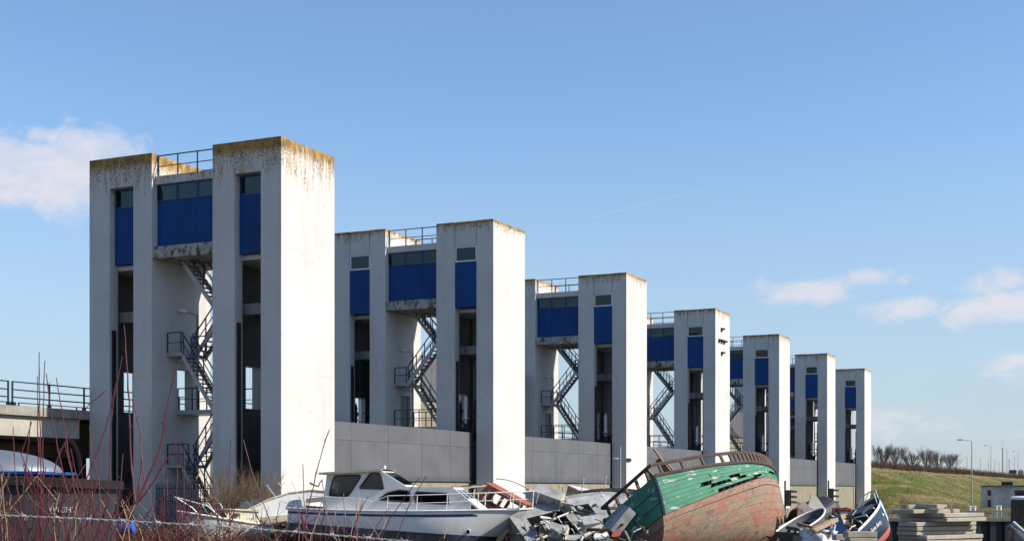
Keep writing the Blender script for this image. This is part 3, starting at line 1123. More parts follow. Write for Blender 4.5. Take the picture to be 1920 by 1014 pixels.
# ---- white cabin cruiser
cm4 = frame((math.cos(rad(-7)) * math.cos(rad(4)), math.sin(rad(-7)) * math.cos(rad(4)), -math.sin(rad(4))), (0, 0, 1), (-7.60, 48.6, 0.37))
cr = rooted('cabin_cruiser', 'white cabin cruiser with navy stripes and wheelhouse, propped up in the yard', 'boat', cm4)
hc = Hull(8.3, 1.4, 1.30, 1.84, tr=0.86, tm=0.50, bp=2.0, be=0.95, rake=2.1, kr=0.30, yp=0.55, zp=0.85)
hc.skin([M['cruiser']], [(1, 0)], cr, 40, 24)
for sd in (-1, 1):
    MB().grid([[hc.p(0.002 + 0.80 * i / 30, q - (0.02 if i == 30 and q > 0.93 else 0), sd, 0.005) for i in range(31)] for q in (0.905, 0.925, 0.945)]).build('sheer_stripe', M['navy_stripe'], cr)
hc.deck(M['gel'], cr)
for sd in (-1, 1):
    MB().tube([hc.p(i / 30 * 0.995, 1, sd, 0.02) + Vector((0, 0, 0.01)) for i in range(31)], 0.035, 6).build('rubbing_strake', M['gel'], cr)
cw = 0.96
prof = [(1.15, 1.20), (1.22, 2.58), (3.08, 2.80), (4.02, 2.31), (5.60, 2.40), (6.25, 1.95), (6.28, 1.45)]
h_big = rpoly([(1.34, 1.80), (2.02, 1.84), (2.44, 2.60), (1.48, 2.50)], 0.12)
h_tri = rpoly([(2.38, 2.14), (3.24, 2.18), (3.10, 2.70), (2.74, 2.68)], 0.07)
h_arch = rpoly([(3.08, 1.80), (4.16, 1.80), (4.16, 2.16), (3.78, 2.18), (3.38, 2.06)], 0.09)
h_rect = rpoly([(4.32, 1.80), (5.52, 1.82), (5.44, 2.18), (4.34, 2.16)], 0.09)
for sd in (-1, 1):
    o = MB().plate(prof, [h_big, h_tri, h_arch, h_rect], (0, sd * cw + 0.025, 0), (1, 0, 0), (0, 0, 1), 0.05).build('cabin_side', M['gel'], cr)
    for hp, gm in ((h_big, 'glass_dark'), (h_tri, 'glass_dark'), (h_arch, 'glass_dark'), (h_rect, 'glass_dark')):
        w = MB().plate(hp, [], (0, sd * cw + 0.006, 0), (1, 0, 0), (0, 0, 1), 0.008).build('pane', M[gm], o)
        MB().tube([Vector((x, sd * (cw + 0.03), z)) for x, z in hp] + [Vector((hp[0][0], sd * (cw + 0.03), hp[0][1]))], 0.028, 4, cap=False).build('window_rubber', M['rubber'], o)
rf = MB()
rf.grid([[(x, y, z + 0.05 - 0.05 * (y / 1.12) ** 2) for y in (-1.12, -0.7, 0, 0.7, 1.12)] for x, z in ((1.0, 2.55), (2.0, 2.69), (3.15, 2.82))])
rf.grid([[(x, y, z - 0.02) for y in (-1.12, -0.7, 0, 0.7, 1.12)] for x, z in ((1.0, 2.55), (2.0, 2.69), (3.15, 2.82))])
for y in (-1.12, 1.12):
    rf.bar((1.0, y, 2.55), (3.15, y, 2.82), 0.06, 0.07)
rf.bar((1.0, -1.12, 2.55), (1.0, 1.12, 2.55), 0.06, 0.07)
rf.build('wheelhouse_roof', M['cream'], cr)
# windscreen: sloping frame with three openings
wa = Vector((4.02 - 3.08, 0, 2.31 - 2.80))
wlen = wa.length
ws = MB().plate([(-0.95, 0), (0.95, 0), (0.95, wlen), (-0.95, wlen)],
                [[(-0.88, 0.12), (-0.42, 0.12), (-0.42, wlen - 0.12), (-0.84, wlen - 0.12)],
                 [(-0.34, 0.12), (0.34, 0.12), (0.34, wlen - 0.12), (-0.34, wlen - 0.12)],
                 [(0.42, 0.12), (0.88, 0.12), (0.84, wlen - 0.12), (0.42, wlen - 0.12)]],
                (3.08, 0, 2.80), (0, 1, 0), wa, 0.05).build('windscreen', M['gel'], cr)
for y0, y1 in ((-0.89, -0.42), (-0.34, 0.34), (0.42, 0.89)):
    MB().plate([(y0, 0.12), (y1, 0.12), (y1, wlen - 0.12), (y0, wlen - 0.12)], [], (3.09, 0, 2.81), (0, 1, 0), wa, 0.006).build('pane', M['glass_clear'], ws)
MB().plate([(-0.96, 0), (0.96, 0), (0.96, 1.6), (-0.96, 1.6)], [], (4.02, 0, 2.31), (0, 1, 0), (1.58, 0, 0.09), 0.04).build('trunk_roof', M['gel'], cr)
fa = Vector((6.25 - 5.60, 0, 1.95 - 2.40))
fw = MB().plate([(-0.96, 0), (0.96, 0), (0.92, fa.length + 0.4), (-0.92, fa.length + 0.4)], [[(-0.85, 0.12), (-0.1, 0.12), (-0.1, 0.62), (-0.8, 0.62)], [(0.1, 0.12), (0.85, 0.12), (0.8, 0.62), (0.1, 0.62)]], (5.60, 0, 2.40), (0, 1, 0), fa, 0.05).build('trunk_front', M['gel'], cr)
for y0, y1 in ((-0.84, -0.1), (0.1, 0.84)):
    MB().plate([(y0, 0.12), (y1, 0.12), (y1, 0.62), (y0, 0.62)], [], (5.605, 0, 2.405), (0, 1, 0), fa, 0.006).build('pane', M['glass_dark'], fw)
MB().box(1.18, 1.22, -1.0, 0.3, 1.2, 2.05).build('rear_bulkhead', M['gel'], cr)
MB().box(2.2, 2.4, -0.7, 0.6, 1.3, 2.0).build('helm_console', M['cream'], cr)
MB().box(1.6, 1.75, -0.4, 0.35, 1.3, 2.2).build('helm_seat', M['cream'], cr)
for sd in (-1, 1):
    MB().box(0.0, 1.2, sd * 1.12 - 0.04, sd * 1.12 + 0.04, 1.2, 1.36).build('cockpit_coaming', M['navy_stripe'], cr)
    g = MB()
    up = [hc.p(0.42 + 0.575 * i / 14, 1, sd) + Vector((0, -sd * 0.07, 0.52 + 0.10 * (i / 14))) for i in range(15)]
    lo = [p - Vector((0, 0, 0.27)) for p in up]
    g.tube(up, 0.018, 6)
    g.tube(lo, 0.011, 5)
    for i in (0, 3, 6, 9, 12, 14):
        b = hc.p(0.42 + 0.575 * i / 14, 1, sd) + Vector((0, -sd * 0.07, -0.03))
        g.tube([b, up[i]], 0.016, 6)
    g.build('guard_rail', M['whitetube'], cr)
    g = MB()
    a0 = hc.p(0.10, 1, sd) + Vector((0, 0, 0.45))
    a1 = hc.p(0.30, 1, sd) + Vector((0, 0, 0.42))
    a2 = hc.p(0.42, 1, sd) + Vector((0, -sd * 0.07, 0.52))
    g.tube([hc.p(0.07, 1, sd), a0, a1], 0.016, 6)
    g.tube([a1, a1.lerp(a2, 0.5) - Vector((0, 0, 0.16)), a2], 0.012, 5)
    g.tube([hc.p(0.30, 1, sd), a1], 0.016, 6)
    g.build('stern_rail', M['whitetube'], cr)
pb = hc.p(0.80, 0.66, -1)
MB().lathe([(0.085, 0), (0.085, 0.05), (0.06, 0.05), (0.055, 0.02)], 14, Matrix.Translation(pb + Vector((0, 0.01, 0))) @ Matrix.Rotation(rad(96), 4, 'X') @ Matrix.Rotation(rad(-12), 4, 'Y')).build('porthole_ring', M['tube'], cr)
MB().lathe([(0.058, 0.0), (0.058, 0.045)], 14, Matrix.Translation(pb + Vector((0, 0.005, 0))) @ Matrix.Rotation(rad(96), 4, 'X') @ Matrix.Rotation(rad(-12), 4, 'Y')).build('porthole_glass', M['void'], cr)
MB().lathe([(0.05, 2.86), (0.05, 2.95), (0.02, 2.98)], 8, Matrix.Translation((3.0, 0, 0))).build('roof_light', M['gel'], cr)
MB().tube([hc.p(0.985, 1, -1) + Vector((0, 0, 0.05)), hc.p(0.97, 1, -1) + Vector((0, -0.1, -0.25)), hc.p(0.96, 0.8, -1) + Vector((0.02, -0.05, -0.15))], 0.014, 5).build('mooring_rope', M['cream'], cr)
# timber blocks carrying the keel
for k, (xx) in enumerate((1.6, 4.2, 6.0)):
    pos = cm4 @ Vector((xx, 0, 0))
    o = MB().box(-0.6, 0.6, -0.14, 0.14, 0, max(0.1, pos.z - ground_z(pos.x, pos.y) - 0.003) + 0.02).build('timber_block', M['wood'])
    o.location = (pos.x, pos.y, ground_z(pos.x, pos.y) - 0.02)
    o.rotation_euler = (0, 0, rad(78))
    tag(o, 'timber block under the %s of the white cabin cruiser' % ('stern', 'middle', 'bow')[k], 'block', 'timber blocks under the cruiser')

# ---- green and pink wooden wreck
YAW, HEEL = rad(36), rad(-30)
gm4 = Matrix.Translation((4.05, 40.1, 0.30)) @ Matrix.Rotation(YAW, 4, 'Z') @ Matrix.Rotation(HEEL, 4, 'X')
gw = rooted('wooden_wreck', 'big wooden boat wreck with peeling green topsides and pink bottom, heeled over', 'boat', gm4)
hg = Hull(6.2, 1.55, 2.02, 2.55, tr=0.82, tm=0.45, bp=2.5, be=0.62, rake=0.35, kr=0.34, yp=0.78, zp=1.05, sag=-0.12)

def peel(name, base, dark, under, amt, scale=2.2, grain=None):
    t = NT(name)
    t.coords()
    c = t.mix(t.ramp(t.noise(1.3, 6, 0.65), 0.3, 0.75), base, dark)
    if grain:
        mp = t.node('ShaderNodeMapping')
        mp.inputs['Rotation'].default_value = (0, rad(38), 0)
        t.l.new(t.vec, mp.inputs[0])
        keep, t.vec = t.vec, mp.outputs[0]
        score = t.noise(5.0, 7, 0.7, 0.3, grain)
        crack = t.noise(2.4, 5, 0.6, 0.8, grain)
        t.vec = keep
        c = t.mix(t.math('MULTIPLY', t.ramp(score, 0.50, 0.66), 0.6), c, tuple(x * 0.45 for x in dark))
        c = t.mix(t.ramp(t.math('ABSOLUTE', t.math('SUBTRACT', crack, 0.5)), 0.010, 0.003), c, (0.035, 0.025, 0.02))
        c = t.mix(t.math('MULTIPLY', t.ramp(t.noise(0.8, 6, 0.7, 0.4), 0.50, 0.68), 0.6), c, (0.20, 0.185, 0.125))
        c = t.mix(t.math('MULTIPLY', t.ramp(t.noise(1.0, 8, 0.75, 0.6), 0.46, 0.62), 0.8), c, (0.30, 0.095, 0.062))
        c = t.mix(t.math('MULTIPLY', t.ramp(t.noise(2.4, 8, 0.75, 0.3), 0.55, 0.66), 0.7), c, (0.10, 0.075, 0.055))
    f = t.ramp(t.noise(scale, 9, 0.74, 0.5, (0.5, 1, 1.4)), amt, amt + 0.035)
    c = t.mix(f, c, under)
    f2 = t.ramp(t.noise(scale * 1.9, 9, 0.76, 0.3, (0.4, 1, 1)), amt + 0.05, amt + 0.08)
    c = t.mix(f2, c, (0.055, 0.035, 0.028))
    t.bump(t.noise(16, 6, 0.7), 0.4, 0.02)
    return t.done(c, 0.7, 0, 0.3)
M['green'] = peel('peeling_green', (0.062, 0.225, 0.135), (0.036, 0.155, 0.098), (0.42, 0.43, 0.38), 0.565)
M['pink'] = peel('faded_antifouling', (0.285, 0.205, 0.140), (0.20, 0.155, 0.10), (0.10, 0.07, 0.05), 0.63, 2.6, (0.28, 1.0, 1.9))
M['pinkband'] = peel('pink_boot_top', (0.31, 0.165, 0.115), (0.25, 0.165, 0.105), (0.24, 0.19, 0.125), 0.55, 3.0, (0.28, 1.0, 1.9))

def qb(t):
    return 0.58 + 0.27 * min(1, t / 0.72) ** 0.85

rnd = random.Random(11)
def strake(q0f, q1f, side, t0, t1, mat, name='plank', lift=0.0, sm=0.03):
    n = max(3, int(34 * (t1 - t0)))
    rows_o, rows_i = [], []
    m = MB()
    th = 0.035
    j0, j1 = (rnd.uniform(-0.012, 0.012) if t0 > 0.01 else 0), (rnd.uniform(-0.012, 0.012) if t1 < 0.98 else 0)
    P = []
    for i in range(n + 1):
        t = t0 + (t1 - t0) * i / n
        a, b = q0f(t), q1f(t)
        je = (j0 if i == 0 else j1 if i == n else 0.0)
        sec = [hg.p(min(0.985, max(0, t + je * w_)), a + (b - a) * s, side, 0.0 + lift) for s, w_ in ((sm, -1), (0.5, rnd.uniform(-0.6, 0.6)), (1 - sm, 1))]
        ins = [hg.p(t, a + (b - a) * s, side, -th) for s in (1 - sm, sm)]
        P.append(sec + ins + [sec[0]])
    m.grid(P)
    m.add(P[0][:5], [tuple(range(5))])
    m.add(P[-1][:5], [tuple(range(5))])
    return m.build(name, mat, gw)

# broken stretches of the near topside: (strake index, from, to)
BROKEN = {0: [(0.36, 0.66)], 1: [(0.62, 0.70)], 2: [(0.30, 0.42), (0.50, 0.56)], 3: [(0.24, 0.32), (0.44, 0.52), (0.78, 0.86)], 4: [(0.80, 0.93)]}
NG, NP = 8, 11
for side in (-1, 1):
    for j in range(NG):
        f0 = lambda t, j=j: qb(t) + 0.035 + (1 - qb(t) - 0.035) * j / NG
        f1 = lambda t, j=j: qb(t) + 0.035 + (1 - qb(t) - 0.035) * (j + 1) / NG
        cuts = sorted(BROKEN.get(j, [])) if side < 0 else []
        # butt joints: strakes are laid in two or three lengths
        seams = sorted([rnd.uniform(0.25, 0.45), rnd.uniform(0.6, 0.8)])
        edges = [0.0]
        for s in seams:
            edges += [s - 0.002, s + 0.002]
        edges.append(0.985)
        segs = [(edges[i], edges[i + 1]) for i in range(0, len(edges), 2)]
        for c0_, c1_ in cuts:
            ns = []
            for a, b in segs:
                if c1_ <= a or c0_ >= b:
                    ns.append((a, b))
                else:
                    if c0_ - a > 0.03:
                        ns.append((a, c0_))
                    if b - c1_ > 0.03:
                        ns.append((c1_, b))
            segs = ns
        for a, b in segs:
            strake(f0, f1, side, a, b, M['green'], lift=rnd.uniform(-0.008, 0.010))
    strake(lambda t: qb(t) - 0.030, lambda t: qb(t) + 0.033, side, 0.0, 0.985, M['pinkband'], 'boot_top', 0.006)
    for j in range(NP):
        f0 = lambda t, j=j: max(0.0, (qb(t) - 0.033) * j / NP)
        f1 = lambda t, j=j: (qb(t) - 0.033) * (j + 1) / NP
        strake(f0, f1, side, 0.0, 0.985, M['pink'], lift=rnd.uniform(-0.003, 0.003), sm=0.012)
# frames inside
for i in range(1, 22):
    t = i / 22.5
    for side in (-1, 1):
        MB().tube([hg.p(t, 0.06 + 0.92 * k / 8, side, -0.10) for k in range(9)], 0.045, 4).build('rib', M['darkwood'], gw)
# inner lining keeps the hold dark
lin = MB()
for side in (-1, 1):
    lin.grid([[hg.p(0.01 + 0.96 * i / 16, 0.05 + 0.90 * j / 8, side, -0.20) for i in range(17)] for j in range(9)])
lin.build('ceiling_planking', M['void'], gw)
hg.deck(M['darkwood'], gw, 0.12, 0.01, 0.96)
# transom: planks across the flat stern
nq = 14
for j in range(7):
    qa, qc = 0.12 + 0.88 * j / 7, 0.12 + 0.88 * (j + 1) / 7 - 0.008
    ring = [hg.p(0, qa, -1), hg.p(0, (qa + qc) / 2, -1), hg.p(0, qc, -1), hg.p(0, qc, 1), hg.p(0, (qa + qc) / 2, 1), hg.p(0, qa, 1)]
    m = MB()
    m.add([p + Vector((-0.05, 0, 0)) for p in ring] + [p + Vector((0.0, 0, 0)) for p in ring],
          [tuple(range(6)), tuple(range(11, 5, -1))] + [(i, (i + 1) % 6, 6 + (i + 1) % 6, 6 + i) for i in range(6)])
    m.build('transom_plank', M['green'] if qa > 0.58 else M['pink'], gw)
M['bluepost'] = worn('blue_black_post', (0.02, 0.035, 0.06), (0.012, 0.014, 0.018), 0.6, 2, 0.6)
for sd in (-1, 1):
    MB().tube([hg.p(0, q, sd, 0.02) + Vector((-0.03, 0, 0)) for q in (1.0, 0.9, 0.8, 0.7, 0.62)], 0.055, 6).build('corner_post', M['bluepost'], gw)
# stem, keel
MB().tube([hg.p(0.985, q, -1) * 1.0 + Vector((0.03, 0, 0)) for q in (1.0, 0.8, 0.6, 0.4, 0.2, 0.02)], 0.07, 6).build('stem', M['darkwood'], gw)
kb = MB()
kb.bar((0.2, 0, -0.10), (4.6, 0, -0.10), 0.14, 0.22)
kb.build('keel', M['pink'], gw)
# bulwark: cap rail on stanchions above the sheer
for side in (-1, 1):
    cap = []
    for i in range(31):
        p = hg.p(0.97 * i / 30, 1, side)
        cap.append(p + Vector((0, -side * 0.02, 0.36)))
    m = MB()
    m.tube(cap, 0.055, 5)
    m.build('cap_rail', M['darkwood'], gw)
    MB().tube([hg.p(0.97 * i / 30, 1, side, 0.03) for i in range(31)], 0.05, 5).build('sheer_rail', M['darkwood'], gw)
    for i in range(30):
        t = 0.97 * (i + 0.5) / 30
        if t < 0.5 and i % 4 != 1:
            continue
        if side > 0 and i % 3:
            continue
        p = hg.p(t, 1, side)
        MB().bar(p + Vector((0, 0, -0.05)), p + Vector((0, -side * 0.02, 0.36)), 0.05, 0.09).build('bulwark_stanchion', M['darkwood'], gw)
cap = [hg.p(0, 1, -1) + Vector((0, 0.02, 0.36)), hg.p(0, 1, 1) + Vector((0, -0.02, 0.36))]
MB().tube(cap, 0.055, 5).build('cap_rail', M['darkwood'], gw)
for k in range(5):
    p = hg.p(0, 1, -1).lerp(hg.p(0, 1, 1), (k + 0.5) / 5)
    MB().bar(p, p + Vector((0, 0, 0.36)), 0.06, 0.09).build('bulwark_stanchion', M['darkwood'], gw)
# broken deckhouse timbers behind the bulwark
for x, y, dx, dz, w in ((1.5, -0.7, -0.5, 0.95, 0.22), (1.8, -0.6, -0.45, 0.85, 0.16), (1.15, -0.4, -0.5, 0.75, 0.2), (1.6, -0.65, -0.55, 1.35, 0.05)):
    MB().bar((x, y, 2.0), (x + dx, y, 2.0 + dz), w, 0.05).build('broken_timber', M['wood'], gw)
M['ghostletters'] = plain('faded_black_letters', (0.012, 0.016, 0.014), 0.7)
text_mesh('OPER', 0.34, M['ghostletters'], gw, (-0.056, 0.2, 1.25), (rad(90), 0, rad(-90)))
sh = MB().lathe([(0.10, 0), (0.10, 0.16), (0.065, 0.16), (0.06, 0.02)], 14, Matrix.Translation((-0.05, -0.05, 0.32)) @ Matrix.Rotation(rad(-90), 4, 'Y'))
sh.build('shaft_bearing', M['tube'], gw)
# props holding the heeled wreck
for k, (t, w) in enumerate(((0.25, 'stern'), (0.7, 'bow'))):
    a = gm4 @ hg.p(t, 0.5, 1)
    b = Vector((a.x - 0.5, a.y + 0.9, ground_z(a.x - 0.5, a.y + 0.9)))
    o = MB().bar(a - b, Vector((0, 0, 0)), 0.2).build('shoring_prop', M['wood'])
    o.location = b
    tag(o, 'timber shoring prop under the %s of the green wooden wreck' % w, 'prop', 'shoring props of the green wreck')

# ---- low heaps of broken timber, shadow under the boats put into their colour
M['scrap'] = worn('shadow_dark_scrap', (0.035, 0.030, 0.027), (0.07, 0.055, 0.042), 0.6, 2.5, 0.9, spec=0.15)  # near-black tone imitates shadow beneath the hulls
sr = random.Random(77)
m = MB()
for k in range(900):
    px = sr.uniform(440, 1240)
    Y = sr.uniform(50.5, 56)
    x = (px - 960) / F * Y
    if to_uv(x, Y)[1] > -1.0 and to_uv(x, Y)[0] > -1:
        continue
    ht = sr.uniform(0, 1.0) * (0.9 + 0.25 * math.sin(px * 0.03))
    c = Vector((x, Y, 0.05 + ht))
    a = sr.uniform(0, 3.14)
    L_ = sr.uniform(0.3, 0.9)
    m.box(-L_, L_, -0.07, 0.07, -0.05, 0.05, 0, Matrix.Translation(c) @ Matrix.Rotation(a, 4, 'Z') @ Matrix.Rotation(sr.uniform(-0.5, 0.5), 4, 'Y'))
for (xa, xb, Ya, Yb, hm, n_) in ((1455, 1610, 38.6, 44.5, 0.62, 420), (985, 1215, 38.4, 46.5, 0.55, 420), (440, 560, 49.0, 52.0, 0.6, 160)):
    for k in range(n_):
        px, Y = sr.uniform(xa, xb), sr.uniform(Ya, Yb)
        a, L_ = sr.uniform(0, 3.14), sr.uniform(0.3, 0.8)
        m.box(-L_, L_, -0.10, 0.10, -0.06, 0.06, 0, Matrix.Translation(((px - 960) / F * Y, Y, sr.uniform(0.05, hm))) @ Matrix.Rotation(a, 4, 'Z') @ Matrix.Rotation(sr.uniform(-0.25, 0.25), 4, 'Y'))
o = stuff(m.build('scrap_heap', M['scrap']))
tag(o, 'heap of broken timber in shadow-dark colour lying between the boats', 'scrap')

# ---- weathered grey sailing boat lying on its side
g4 = frame((0.88, 0.42, 0.20), (-0.16, -0.74, 0.66), at(1000, 1026, 46.6) + Vector((-0.55, 0.5, -0.20))) @ Matrix.Scale(0.98, 4)
gs = rooted('capsized_sailboat', 'weathered grey sailboat tipped towards the road with gaping cockpit and loose boards', 'boat', g4)
hs = Hull(5.6, 1.25, 0.95, 1.15, tr=0.72, tm=0.42, bp=2.2, be=0.8, rake=0.6, kr=0.5, yp=0.7, zp=1.1)
hs.skin([M['rusty']], [(1, 0)], gs, 26, 12)
DZ = 0.90
hs.deck(M['grey_deck'], gs, 0.02, 0.0, 0.985, [[(0.55, -0.62), (1.95, -0.62), (1.95, 0.62), (0.55, 0.62)]])
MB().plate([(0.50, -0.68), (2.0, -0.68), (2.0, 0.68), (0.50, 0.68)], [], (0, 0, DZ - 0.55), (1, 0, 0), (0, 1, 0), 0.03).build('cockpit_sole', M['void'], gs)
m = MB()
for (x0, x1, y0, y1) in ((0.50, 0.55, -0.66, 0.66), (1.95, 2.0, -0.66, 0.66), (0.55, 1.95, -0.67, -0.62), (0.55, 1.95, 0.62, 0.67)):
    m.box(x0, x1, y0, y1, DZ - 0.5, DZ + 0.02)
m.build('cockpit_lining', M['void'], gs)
# cabin trunk with an open companionway and a broken window strip
tp = [(2.02, DZ), (2.10, DZ + 0.42), (3.55, DZ + 0.30), (4.1, DZ)]
for sd in (-1, 1):
    MB().plate(tp, [[(2.35, DZ + 0.12), (3.3, DZ + 0.10), (3.2, DZ + 0.25), (2.35, DZ + 0.29)]], (0, sd * 0.72 + 0.02, 0), (1, 0, 0), (0, 0, 1), 0.04).build('trunk_side', M['grey_deck'], gs)
MB().plate([(-0.74, 0), (0.74, 0), (0.74, 1.46), (-0.74, 1.46)], [[(-0.30, 0.08), (0.30, 0.08), (0.30, 0.7), (-0.30, 0.7)]], (2.10, 0, DZ + 0.42), (0, 1, 0), (1.45, 0, -0.12), 0.03).build('trunk_roof', M['grey_deck'], gs)
MB().plate([(-0.74, 0), (0.74, 0), (0.70, 0.63), (-0.70, 0.63)], [], (3.55, 0, DZ + 0.30), (0, 1, 0), (0.55, 0, -0.30), 0.03).build('trunk_front', M['grey_deck'], gs)
MB().plate([(-0.72, DZ), (0.72, DZ), (0.72, DZ + 0.42), (-0.72, DZ + 0.42)], [[(-0.32, DZ + 0.03), (0.32, DZ + 0.03), (0.32, DZ + 0.36), (-0.32, DZ + 0.36)]], (2.06, 0, 0), (0, 1, 0), (0, 0, 1), 0.03).build('companion_bulkhead', M['grey_deck'], gs)
M['lemon'] = worn('sunlit_cream_box', (0.70, 0.64, 0.46), (0.45, 0.38, 0.24), 0.4, 3, 0.6)
def vent_box(x, y, L_, w, h, turn):
    b = MB().box(-L_, -0.03, -w / 2, w / 2, 0, h).build('locker', M['grey_deck'], gs)
    b.location = (x, y, DZ + 0.01)
    b.rotation_euler = (0, 0, rad(turn))
    r = min(w, h) * 0.22
    circ = [(r * math.cos(2 * math.pi * k / 14), h * 0.5 + r * math.sin(2 * math.pi * k / 14)) for k in range(14)]
    MB().plate([(-w / 2, 0), (w / 2, 0), (w / 2, h), (-w / 2, h)], [circ], (-0.028, 0, 0), (0, 1, 0), (0, 0, 1), 0.03).build('locker_end', M['lemon'], b)
    MB().plate(circ, [], (-0.0275, 0, 0), (0, 1, 0), (0, 0, 1), 0.004).build('vent_hole', M['void'], b)
vent_box(1.35, -0.80, 0.95, 0.42, 0.40, -48)
vent_box(2.05, 0.80, 1.05, 0.45, 0.44, -48)
for x, y, a, sx, sy in ((2.6, -0.95, 20, 0.7, 0.42), (1.3, -0.2, -24, 0.85, 0.55), (3.9, -0.5, 35, 0.8, 0.4)):
    o = MB().box(-sx / 2, sx / 2, -sy / 2, sy / 2, 0, 0.02).build('loose_panel', M['gel'], gs)
    o.location = (x, y, DZ + 0.06)
    o.rotation_euler = (rad(a), rad(-12), rad(a))
for t in (0.08, 0.22, 0.38, 0.55, 0.7):
    p = hs.p(t, 1, 1)
    MB().tube([p - Vector((0, 0, 0.04)), p + Vector((0.02, 0.03, 0.52))], 0.018, 6).build('stanchion', M['whitetube'], gs)
for t in (0.15, 0.5):
    p = hs.p(t, 1, -1)
    MB().tube([p - Vector((0, 0, 0.04)), p + Vector((0.10, -0.10, 0.5))], 0.018, 6).build('stanchion', M['whitetube'], gs)
MB().tube([(0.3, -0.3, DZ + 0.5), (2.1, 0.2, DZ + 0.25)], 0.04, 8).build('broken_boom', M['steel_grey'], gs)
MB().tube([hs.p(0.9, 1, -1), hs.p(0.97, 1, -1) + Vector((0.15, 0.1, 0.55)), hs.p(0.97, 1, 1) + Vector((0.15, -0.1, 0.55)), hs.p(0.9, 1, 1)], 0.018, 6).build('pulpit', M['whitetube'], gs)
MB().tube([hs.p(0.6, 1, -1), hs.p(0.7, 1, -1) + Vector((0, -0.2, 0.1)), hs.p(0.8, 0.8, -1) + Vector((0, -0.1, -0.2))], 0.015, 5).build('hanging_rope', M['cream'], gs)
for k in range(7):
    MB().tube([hs.p(0.02 + 0.9 * i / 20, 0.35 + 0.09 * k, -1, 0.004) for i in range(21)], 0.006, 4).build('seam_batten', M['rusty'], gs)

# grey box with angled lid leaning against the wreck
o4 = frame((0.62, 0.1, 0.78), (-0.75, -0.45, 0.6), at(1146, 994, 39.4))
bx = rooted('steel_locker', 'open grey steel locker leaning against the dark end of the green wreck', 'locker', o4)
MB().plate([(0, 0), (0.85, 0), (0.85, 0.5), (0, 0.5)], [], (0, 0, 0), (1, 0, 0), (0, 1, 0), 0.02).build('lid', M['grey_deck'], bx)
m = MB()
m.box(0.0, 0.85, 0.0, 0.02, -0.30, -0.003)
m.box(0.0, 0.85, 0.48, 0.50, -0.30, -0.003)
m.box(0.0, 0.02, 0.021, 0.479, -0.30, -0.003)
m.build('casing', M['grey_deck'], bx)
o = MB().plate([(0, 0), (0.26, 0.0), (0.40, 0.26), (0.12, 0.26)], [], (0, 0, 0), (1, 0, 0.25), (0, 0.4, 0.9), 0.03).build('coral_board', M['orange_pl'])
o.location = at(1142, 1016, 39.0)
tag(o, 'small coral red board standing among the dark wreckage', 'board')

# ---- small broken boat parts scattered over the wrecks
wmats = [M['gel'], M['dirty'], M['wood'], M['rusty'], M['orange'], M['darkwood'], M['grey_deck'], M['void'], M['blueframe'], M['whitetube']]
def fragments(name, label, seed, n, pick, size, sheet=0.25):
    fr_ = random.Random(seed)
    m = MB()
    for k in range(n):
        c = pick(fr_)
        mi = fr_.choice((0, 1, 2, 2, 3, 3, 3, 4, 5, 5, 5, 6, 7, 7, 7, 7, 8))
        Rm = Matrix.Translation(c) @ Matrix.Rotation(fr_.uniform(0, 6.28), 4, 'Z') @ Matrix.Rotation(fr_.uniform(-1.1, 1.1), 4, 'X') @ Matrix.Rotation(fr_.uniform(-0.9, 0.9), 4, 'Y')
        w = fr_.uniform(0.4, 1.0) * size
        typ = fr_.random()
        if typ < sheet:      # jagged bent sheet
            pts = [(-w, -0.3 * w), (fr_.uniform(-0.3, 0.2) * w, -0.5 * w), (w, -0.25 * w), (0.7 * w, 0.3 * w), (0.1 * w, fr_.uniform(0.1, 0.6) * w), (-0.7 * w, 0.35 * w)]
            vs = [Rm @ Vector((x, y, 0.12 * w * math.sin(x / w * 2))) for x, y in pts]
            vs += [Rm @ Vector((x, y, 0.12 * w * math.sin(x / w * 2) + 0.02)) for x, y in pts]
            m.add(vs, [(0, 1, 2, 3, 4, 5), (11, 10, 9, 8, 7, 6)] + [(i, (i + 1) % 6, 6 + (i + 1) % 6, 6 + i) for i in range(6)], mi)
        elif typ < sheet + 0.42:    # splintered batten
            vs = [Rm @ Vector(p) for p in ((-w, -0.05, 0), (w, -0.04, 0), (w * 1.25, 0.03, 0.01), (-w * 1.1, 0.05, 0), (-w, -0.05, 0.05), (w * 1.1, -0.04, 0.05), (w, 0.03, 0.05), (-w, 0.05, 0.05))]
            m.add(vs, [(3, 2, 1, 0), (4, 5, 6, 7), (0, 1, 5, 4), (1, 2, 6, 5), (2, 3, 7, 6), (3, 0, 4, 7)], fr_.choice((2, 5, 5, 1)))
        else:               # bent tube
            m.tube([Rm @ Vector((-w, 0, 0)), Rm @ Vector((0, 0, fr_.uniform(-0.1, 0.25) * w)), Rm @ Vector((w, 0.2 * w, 0))], 0.016, 5, fr_.choice((9, 9, 3)))
    o = stuff(m.build(name, wmats))
    return tag(o, label, 'wreckage')
def pick_mid(r):
    px = r.uniform(975, 1190)
    f = (px - 975) / 215
    y0 = 985 - 48 * math.sin(min(1, f * 1.1) * 2.2)
    return at(px, r.uniform(y0, 1020), r.uniform(44.2, 45.2))
fragments('wreckage', 'scattered boat fragments on the capsized grey sailboat', 8, 70, pick_mid, 0.24, 0.10)
def pick_low(r):
    return at(r.uniform(1090, 1215), r.uniform(985, 1030), r.uniform(38.6, 40.2))
fragments('wreckage', 'dark broken pieces under the dark end of the green wreck', 18, 45, pick_low, 0.28)
def pick_right(r):
    px = r.uniform(1468, 1600)
    return at(px, r.uniform(962 + 16 * abs(math.sin(px * 0.05)), 1022), r.uniform(41.8, 44.0))
fragments('wreckage', 'jumble of broken pieces between the pink wreck bow and navy sailboat', 28, 150, pick_right, 0.34, 0.3)

